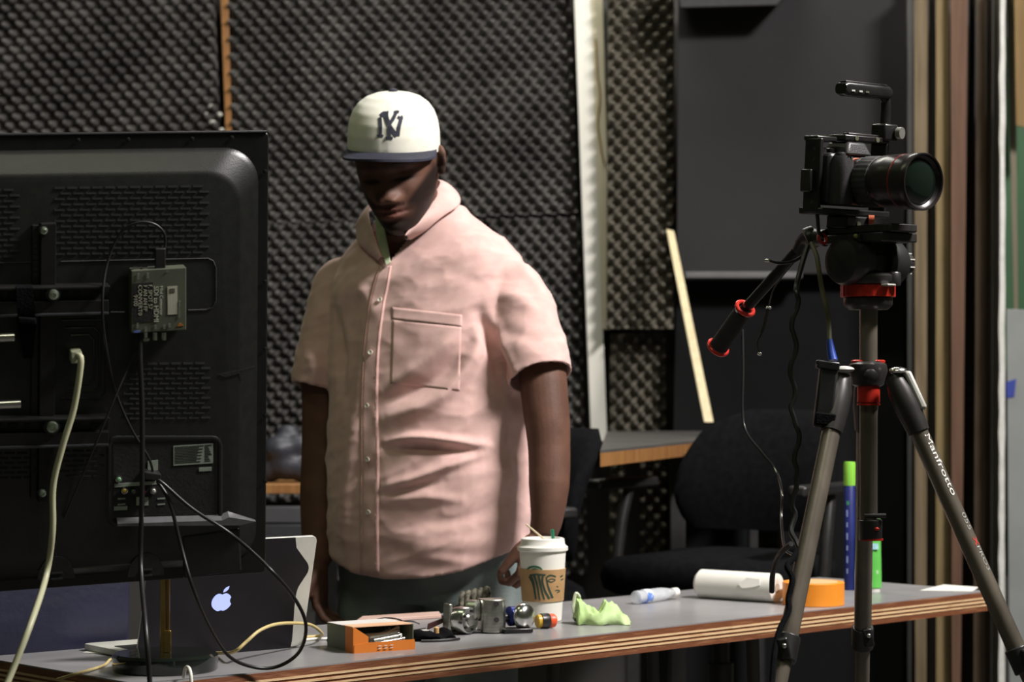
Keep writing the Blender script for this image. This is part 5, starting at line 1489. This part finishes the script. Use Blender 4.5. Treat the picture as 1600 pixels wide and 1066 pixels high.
facing = np.clip(-(wn * rel).sum(1) / np.linalg.norm(rel, axis=1) * 3, 0, 1)
disp = np.zeros(n)
for pl, amp, wd in folds:
    pl = [np.array((v.x, v.y)) for v in smoothpts([Vector((a_, b_, 0)) for a_, b_ in pl], 5)]
    best = np.full(n, 1e9); tt = np.zeros(n)
    for i in range(len(pl) - 1):
        A, B = pl[i], pl[i + 1]
        ab = B - A
        t = np.clip(((PX - A[0]) * ab[0] + (PY - A[1]) * ab[1]) / (ab @ ab), 0, 1)
        dd = np.hypot(PX - A[0] - ab[0] * t, PY - A[1] - ab[1] * t)
        m_ = dd < best
        best[m_] = dd[m_]; tt[m_] = ((i + t) / (len(pl) - 1))[m_]
    disp += 1.25 * amp * np.exp(-(best / (wd * .8)) ** 2 / 2) * (.25 + .75 * np.sin(PI * np.clip(tt, .02, .98))) * facing
X_, Y_, Z_ = co.T
from mathutils import noise as mnoise
rid = np.array([mnoise.ridged_multi_fractal(Vector((x_ * 4.2 + z_ * 2.5, y_ * 3.5, z_ * 8.5 - x_ * 3.0)), .9, 2.1, 3, 1.0, 2.0) for x_, y_, z_ in co])
rid = (rid - rid.mean()) / rid.std()
disp += .0022 * np.clip(rid, -1.5, 2.2)
co2 = co + no * disp[:, None]
sh.vertices.foreach_set('co', co2.ravel())
sh.update()
M_shirt = mat('pink_oxford_cloth', (.66, .425, .385), (.73, .485, .44), 40, .85, bump=.07, bscale=520, sheen=.25, spec=.2)
# open the collar: take away the cloth in the V under the chin
bm = bmesh.new(); bm.from_mesh(sh)
def inpoly(x, y, P):
    r = False
    for i in range(len(P)):
        (x1, y1), (x2, y2) = P[i], P[i - 1]
        if (y1 > y) != (y2 > y) and x < (x2 - x1) * (y - y1) / (y2 - y1) + x1: r = not r
    return r
def pix(pw):
    r = pw - CAM; d_ = r.dot(_fw)
    return 800 + F * r.x / d_, 533 - F * r.dot(_up) / d_
VP = [(584, 300), (660, 300), (650, 345), (636, 376), (607, 411), (602, 411), (593, 380)]
rm = []
for fc in bm.faces:
    c_ = fc.calc_center_median()
    if c_.z > 1.36 and c_.y < .02:
        px_, py_ = pix(MW @ c_)
        if inpoly(px_, py_, VP): rm.append(fc)
bmesh.ops.delete(bm, geom=rm, context='FACES')
bm.to_mesh(sh); bm.free()
shirt = obj('shirt', sh, M_shirt, man, smooth=180)
bvh = BVHTree.FromPolygons([MW @ v.co for v in sh.vertices], [tuple(p.vertices) for p in sh.polygons])
def hit(px, py, off=0.0):
    d_ = ray(px, py).normalized()
    for dx in (0, -3, 3, -6, 6, -10, 10):
        d_ = ray(px + dx, py).normalized()
        l, nn, i, ds = bvh.ray_cast(CAM, d_)
        if l is not None and ds < 5: break
    if l is None: return MI @ at(px, py, 4.3), Vector((0, -1, 0))
    if nn.dot(d_) > 0: nn = -nn
    return MI @ (l + nn * off), (MI.to_3x3() @ nn)
def patch(name, grid_px, off, m, parent, thick=.0012):
    nr, nc_ = len(grid_px), len(grid_px[0])
    vs = [hit(x_, y_, off)[0] for row in grid_px for x_, y_ in row]
    fs = [(j * nc_ + i, j * nc_ + i + 1, (j + 1) * nc_ + i + 1, (j + 1) * nc_ + i) for j in range(nr - 1) for i in range(nc_ - 1)]
    me = bpy.data.meshes.new(name); me.from_pydata([tuple(v) for v in vs], [], fs)
    o = obj(name, me, m, parent, smooth=180)
    s_ = o.modifiers.new('solid', 'SOLIDIFY'); s_.thickness = thick; s_.offset = 0
    return o
pk = smoothpts([Vector(p) for p in ((602, 416, 10), (594, 450, 13), (588, 480, 13), (580, 550, 13), (577, 634, 14), (578, 718, 15), (577, 800, 15), (578, 897, 15))], 14)
patch('placket', [[(p.x + p.z * s_, p.y) for s_ in (-1, -.5, 0, .5, 1)] for p in pk], .0008, M_shirt, shirt, .0006)
for s_ in (-.8, .8):
    mb = MB(); mb.tube([hit(p.x + p.z * s_, p.y, .0016)[0] for p in pk], .0004, 5)
    mb.build('placket_stitching', mat('rose_thread', (.5, .27, .24), None, 60, .8), shirt)
M_but = mat('pearl_button', (.66, .63, .52), (.74, .7, .6), 40, .3)
for x_, y_ in ((595, 469), (580, 551), (575, 634), (576, 718), (577, 800), (640, 375), (568, 379)):
    p, nn = hit(x_, y_, .0042 if y_ > 400 else .012)
    B = frame(p, nn.orthogonal(), nn.cross(nn.orthogonal()))
    MB().lathe([(.0005, .0005), (.0028, .0006), (.0034, .0014), (.0046, .0014), (.0050, .0004), (.0046, -.0012)], 16, B).build('button', M_but, shirt)
px0 = [[(612 + (722 - 612) * i / 28, 480 + 12 * i / 28 + k * 19 / 5) for i in range(29)] for k in range(6)]
patch('pocket_band', px0, .0007, M_shirt, shirt, .0006)
px1 = [[(613 + (721 - 613) * i / 28 - .03 * k * 4, 499 + 12 * i / 28 + k * 4) for i in range(29)] for k in range(26)]
patch('pocket', px1, .0004, M_shirt, shirt, .0003)
# sleeve hems
for pts in ([(797, 596), (822, 592), (850, 585), (878, 577), (893, 571)], [(458, 590), (475, 595), (495, 600), (515, 603)]):
    mb = MB(); mb.tube([hit(x_, y_, .001)[0] for x_, y_ in pts], .0009, 5); mb.build('hem_stitching', MATS['rose_thread'], shirt)
# collar
def leaf(name, inner, outer):
    A = smoothpts([ml(*p) for p in inner], 6)
    B = smoothpts([hit(p[0], p[1], p[3])[0] if len(p) > 3 else ml(*p) for p in outer], 6)
    k = len(A)
    rows = []
    for s_ in (0, .33, .66, 1):
        rows.append([A[i] * (1 - s_) + B[i] * s_ + (MI.to_3x3() @ Vector((0, -1, .6))) * .010 * math.sin(PI * s_) for i in range(k)])
    vs = [p for r in rows for p in r]
    fs = [(j * k + i, j * k + i + 1, (j + 1) * k + i + 1, (j + 1) * k + i) for j in range(3) for i in range(k - 1)]
    me = bpy.data.meshes.new(name); me.from_pydata([tuple(v) for v in vs], [], fs)
    o = obj(name, me, M_shirt, shirt, smooth=180)
    s_ = o.modifiers.new('solid', 'SOLIDIFY'); s_.thickness = .0028
    sb = o.modifiers.new('sub', 'SUBSURF'); sb.levels = sb.render_levels = 1
    return o
leaf('collar_leaf', [(640, 290, 4.53), (672, 280, 4.50), (687, 283, 4.44), (678, 300, 4.385), (660, 330, 4.335), (645, 352, 4.305), (633, 370, 4.29)],
     [(650, 312, 4.56), (695, 300, 4.545), (715, 300, 4.48), (714, 324, 4.4, .012), (692, 346, 4.3, .012), (668, 366, 4.3, .011), (643, 381, 4.28, .010)])
leaf('collar_leaf', [(640, 300, 4.53), (610, 302, 4.50), (588, 312, 4.46), (578, 328, 4.42), (580, 350, 4.385), (588, 376, 4.36), (597, 404, 4.34)],
     [(640, 318, 4.56), (600, 322, 4.54), (570, 338, 4.50), (556, 354, 4.455), (557, 368, 4.4, .012), (567, 384, 4.37, .011), (596, 412, 4.3, .008)])
# undershirt seen in the open collar
us = MB()
A = smoothpts([ml(*p) for p in ((586, 335, 4.405), (588, 365, 4.378), (593, 388, 4.362), (604, 414, 4.343))], 5)
B = smoothpts([ml(*p) for p in ((597, 335, 4.405), (601, 362, 4.378), (605, 384, 4.362), (609, 410, 4.345))], 5)
us.rings([[a_, b_, b_ + Vector((0, .004, 0)), a_ + Vector((0, .004, 0))] for a_, b_ in zip(A, B)])
us.build('undershirt', mat('pale_green_jersey', (.36, .42, .27), (.42, .48, .32), 60, .9), man, smooth=60)

# ------------------------------------------------------------------ jeans and shoes
mb = MB()
mb.rings([[Vector((a_ * math.cos(2 * PI * j / 40), (f_ if math.sin(2 * PI * j / 40) < 0 else g_) * math.sin(2 * PI * j / 40), z_)) for j in range(40)] for z_, a_, f_, g_ in
    ((.76, .180, .115, .13), (.80, .184, .125, .135), (.86, .186, .13, .135), (.93, .182, .13, .13), (.97, .178, .125, .125))])
for s in (-1, 1):
    mb.tube([(s * .088, .0, .86), (s * .096, -.004, .74), (s * .102, -.010, .62), (s * .105, -.016, .50), (s * .108, -.006, .38), (s * .108, .008, .22), (s * .108, .008, .06)], [.104, .098, .086, .077, .074, .068, .072], 30)
je = baked(mb.mesh('jeans'), [('REMESH', dict(mode='VOXEL', voxel_size=.008)), ('SMOOTH', dict(factor=.5, iterations=5))])
for v in je.vertices:
    x_, y_, z_ = v.co
    v.co.y -= .004 * math.sin(z_ * 60 + 8 * x_) * math.sin(x_ * 31 + z_ * 13)
obj('jeans', je, mat('faded_blue_denim', (.15, .185, .18), (.25, .285, .28), 9, .9, bump=.3, bscale=320, spec=.2), man, smooth=180)
for s in (-1, 1):
    rings = []
    for y_, w_, h_ in ((.055, .025, .05), (.05, .036, .07), (.0, .042, .085), (-.06, .046, .07), (-.12, .050, .05), (-.17, .046, .045), (-.20, .03, .035), (-.205, .012, .028)):
        rings.append([(s * .11 + w_ * math.cos(2 * PI * j / 20), y_, max(.004, .0 + h_ * (.5 + .5 * math.sin(2 * PI * j / 20)) + .004)) for j in range(20)])
    MB().rings(rings).build('shoe', mat('dark_shoe_leather', (.02, .02, .02), None, 30, .5), man, smooth=60)

# ------------------------------------------------------------------ cap
CW = Matrix.Translation(at(615.5, 223.5, 4.33 + SET_BACK)) @ (Matrix.Rotation(math.radians(-8), 3, 'Z') @ Matrix.Rotation(math.radians(13.5), 3, 'X') @ Matrix.Rotation(math.radians(1.6), 3, 'Y')).to_4x4()
CL = MI @ CW
CT = [(-.014, .0885, -.105, .100), (0, .089, -.107, .100), (.022, .0885, -.107, .100), (.045, .085, -.103, .096), (.064, .078, -.093, .088), (.078, .068, -.076, .076), (.090, .052, -.055, .058), (.097, .033, -.033, .034), (.100, .013, -.012, .013), (.1005, .002, -.002, .002)]
NA = 96
rings = []
for zz in np.concatenate([np.linspace(-.014, .078, 26), np.linspace(.081, .1005, 16)]):
    a_, f_, g_ = lerp_table(CT, zz)
    ring = []
    for j in range(NA):
        t = 2 * PI * j / NA
        c_, s_ = math.cos(t), math.sin(t)
        seam_ = max(math.exp(-(((t - s0 + PI) % (2 * PI) - PI) / .018) ** 2) for s0 in (PI * 1.5, PI * 1.5 + PI / 3, PI * 1.5 - PI / 3, PI / 2, PI / 2 + PI / 3, PI / 2 - PI / 3))
        k = 1 - .010 * seam_
        ring.append(CL @ Vector((a_ * c_ * k, (f_ if s_ < 0 else g_) * abs(s_) * k, zz)))
    rings.append(ring)
M_capw = mat('off_white_wool', (.72, .71, .60), (.78, .77, .67), 40, .85, bump=.06, bscale=520, sheen=.2)
M_navy = mat('navy_cloth', (.016, .017, .032), (.024, .025, .045), 60, .75, bump=.15, bscale=420)
cap = MB().rings(rings, cap=False).build('cap', M_capw, man, smooth=180)
MB().lathe([(.009, .0995), (.009, .102), (.006, .105), (.001, .106)], 16, CL).build('top_button', M_navy, cap)
vs, fs = [], []
NS, NT = 40, 8
for lay in (0, 1):
    for j in range(NT + 1):
        for i in range(NS + 1):
            s_ = -1 + 2 * i / NS; t_ = j / NT
            ang = s_ * math.radians(80)
            bx0, by0 = .0885 * math.sin(ang), -.104 * math.cos(ang)
            ext = .070 * (math.cos(ang) ** .55 if math.cos(ang) > 0 else 0)
            X1 = bx0 * (1 + .035 * t_)
            Y1 = by0 - ext * t_
            Z1 = -.004 - .010 * (X1 / .09) ** 2 * (.4 + .6 * t_) - .003 * t_ - .0045 * lay
            vs.append(CL @ Vector((X1, Y1, Z1)))
w_ = NS + 1; off = w_ * (NT + 1)
for j in range(NT):
    for i in range(NS):
        a_ = j * w_ + i
        fs += [(a_, a_ + 1, a_ + w_ + 1, a_ + w_), (off + a_, off + a_ + w_, off + a_ + w_ + 1, off + a_ + 1)]
for i in range(NS): fs.append((NT * w_ + i, NT * w_ + i + 1, off + NT * w_ + i + 1, off + NT * w_ + i))
mb = MB(); mb._add(vs, fs)
mb.build('brim', M_navy, cap, smooth=50)
# monogram on the crown
cb2 = BVHTree.FromPolygons([v.co for v in cap.data.vertices], [tuple(p.vertices) for p in cap.data.polygons])
CR3 = CL.to_3x3()
def on_cap(x_, z_, off):
    o_ = CL @ Vector((x_, -.3, z_))
    l, nn, i, ds = cb2.ray_cast(o_, (CR3 @ Vector((0, 1, 0))).normalized())
    return l + (CR3 @ Vector((0, -1, 0))) * off
SZ, LX0, LZ0 = .046, -.0125, .0225
strokes = [([(.10, .80), (.15, .45), (.14, .12)], .105), ([(.02, .10), (.14, .13), (.27, .10)], .07), ([(.10, .84), (.26, .93), (.45, .60), (.66, .30), (.84, .10)], .12), ([(.97, .80), (.90, .45), (.86, .10)], .10), ([(.82, .82), (.92, .78), (1.0, .84)], .07),
           ([(.34, .98), (.40, .78), (.50, .58)], .10), ([(.25, .97), (.34, .97), (.42, 1.0)], .07), ([(.74, 1.02), (.66, .78), (.52, .56)], .10), ([(.64, .98), (.74, 1.0), (.84, .98)], .07), ([(.52, .58), (.51, .3), (.52, .02)], .11), ([(.38, .02), (.52, .05), (.66, .02)], .08)]
mb = MB()
for pts, w in strokes:
    P = smoothpts([Vector((a_, b_, 0)) for a_, b_ in pts], 5)
    rr = []
    for i, p in enumerate(P):
        t_ = (P[min(len(P) - 1, i + 1)] - P[max(0, i - 1)]).normalized()
        nn = Vector((-t_.y, t_.x, 0)) * w * .68
        q1, q2 = p - nn, p + nn
        f_ = lambda q, o_: on_cap(LX0 + q.x * SZ, LZ0 + q.y * SZ * 1.05, o_)
        rr.append([f_(q1, -.001), f_(q2, -.001), f_(q2, .0014), f_(q1, .0014)])
    mb.rings(rr)
mb.build('monogram', M_navy, cap, smooth=0)
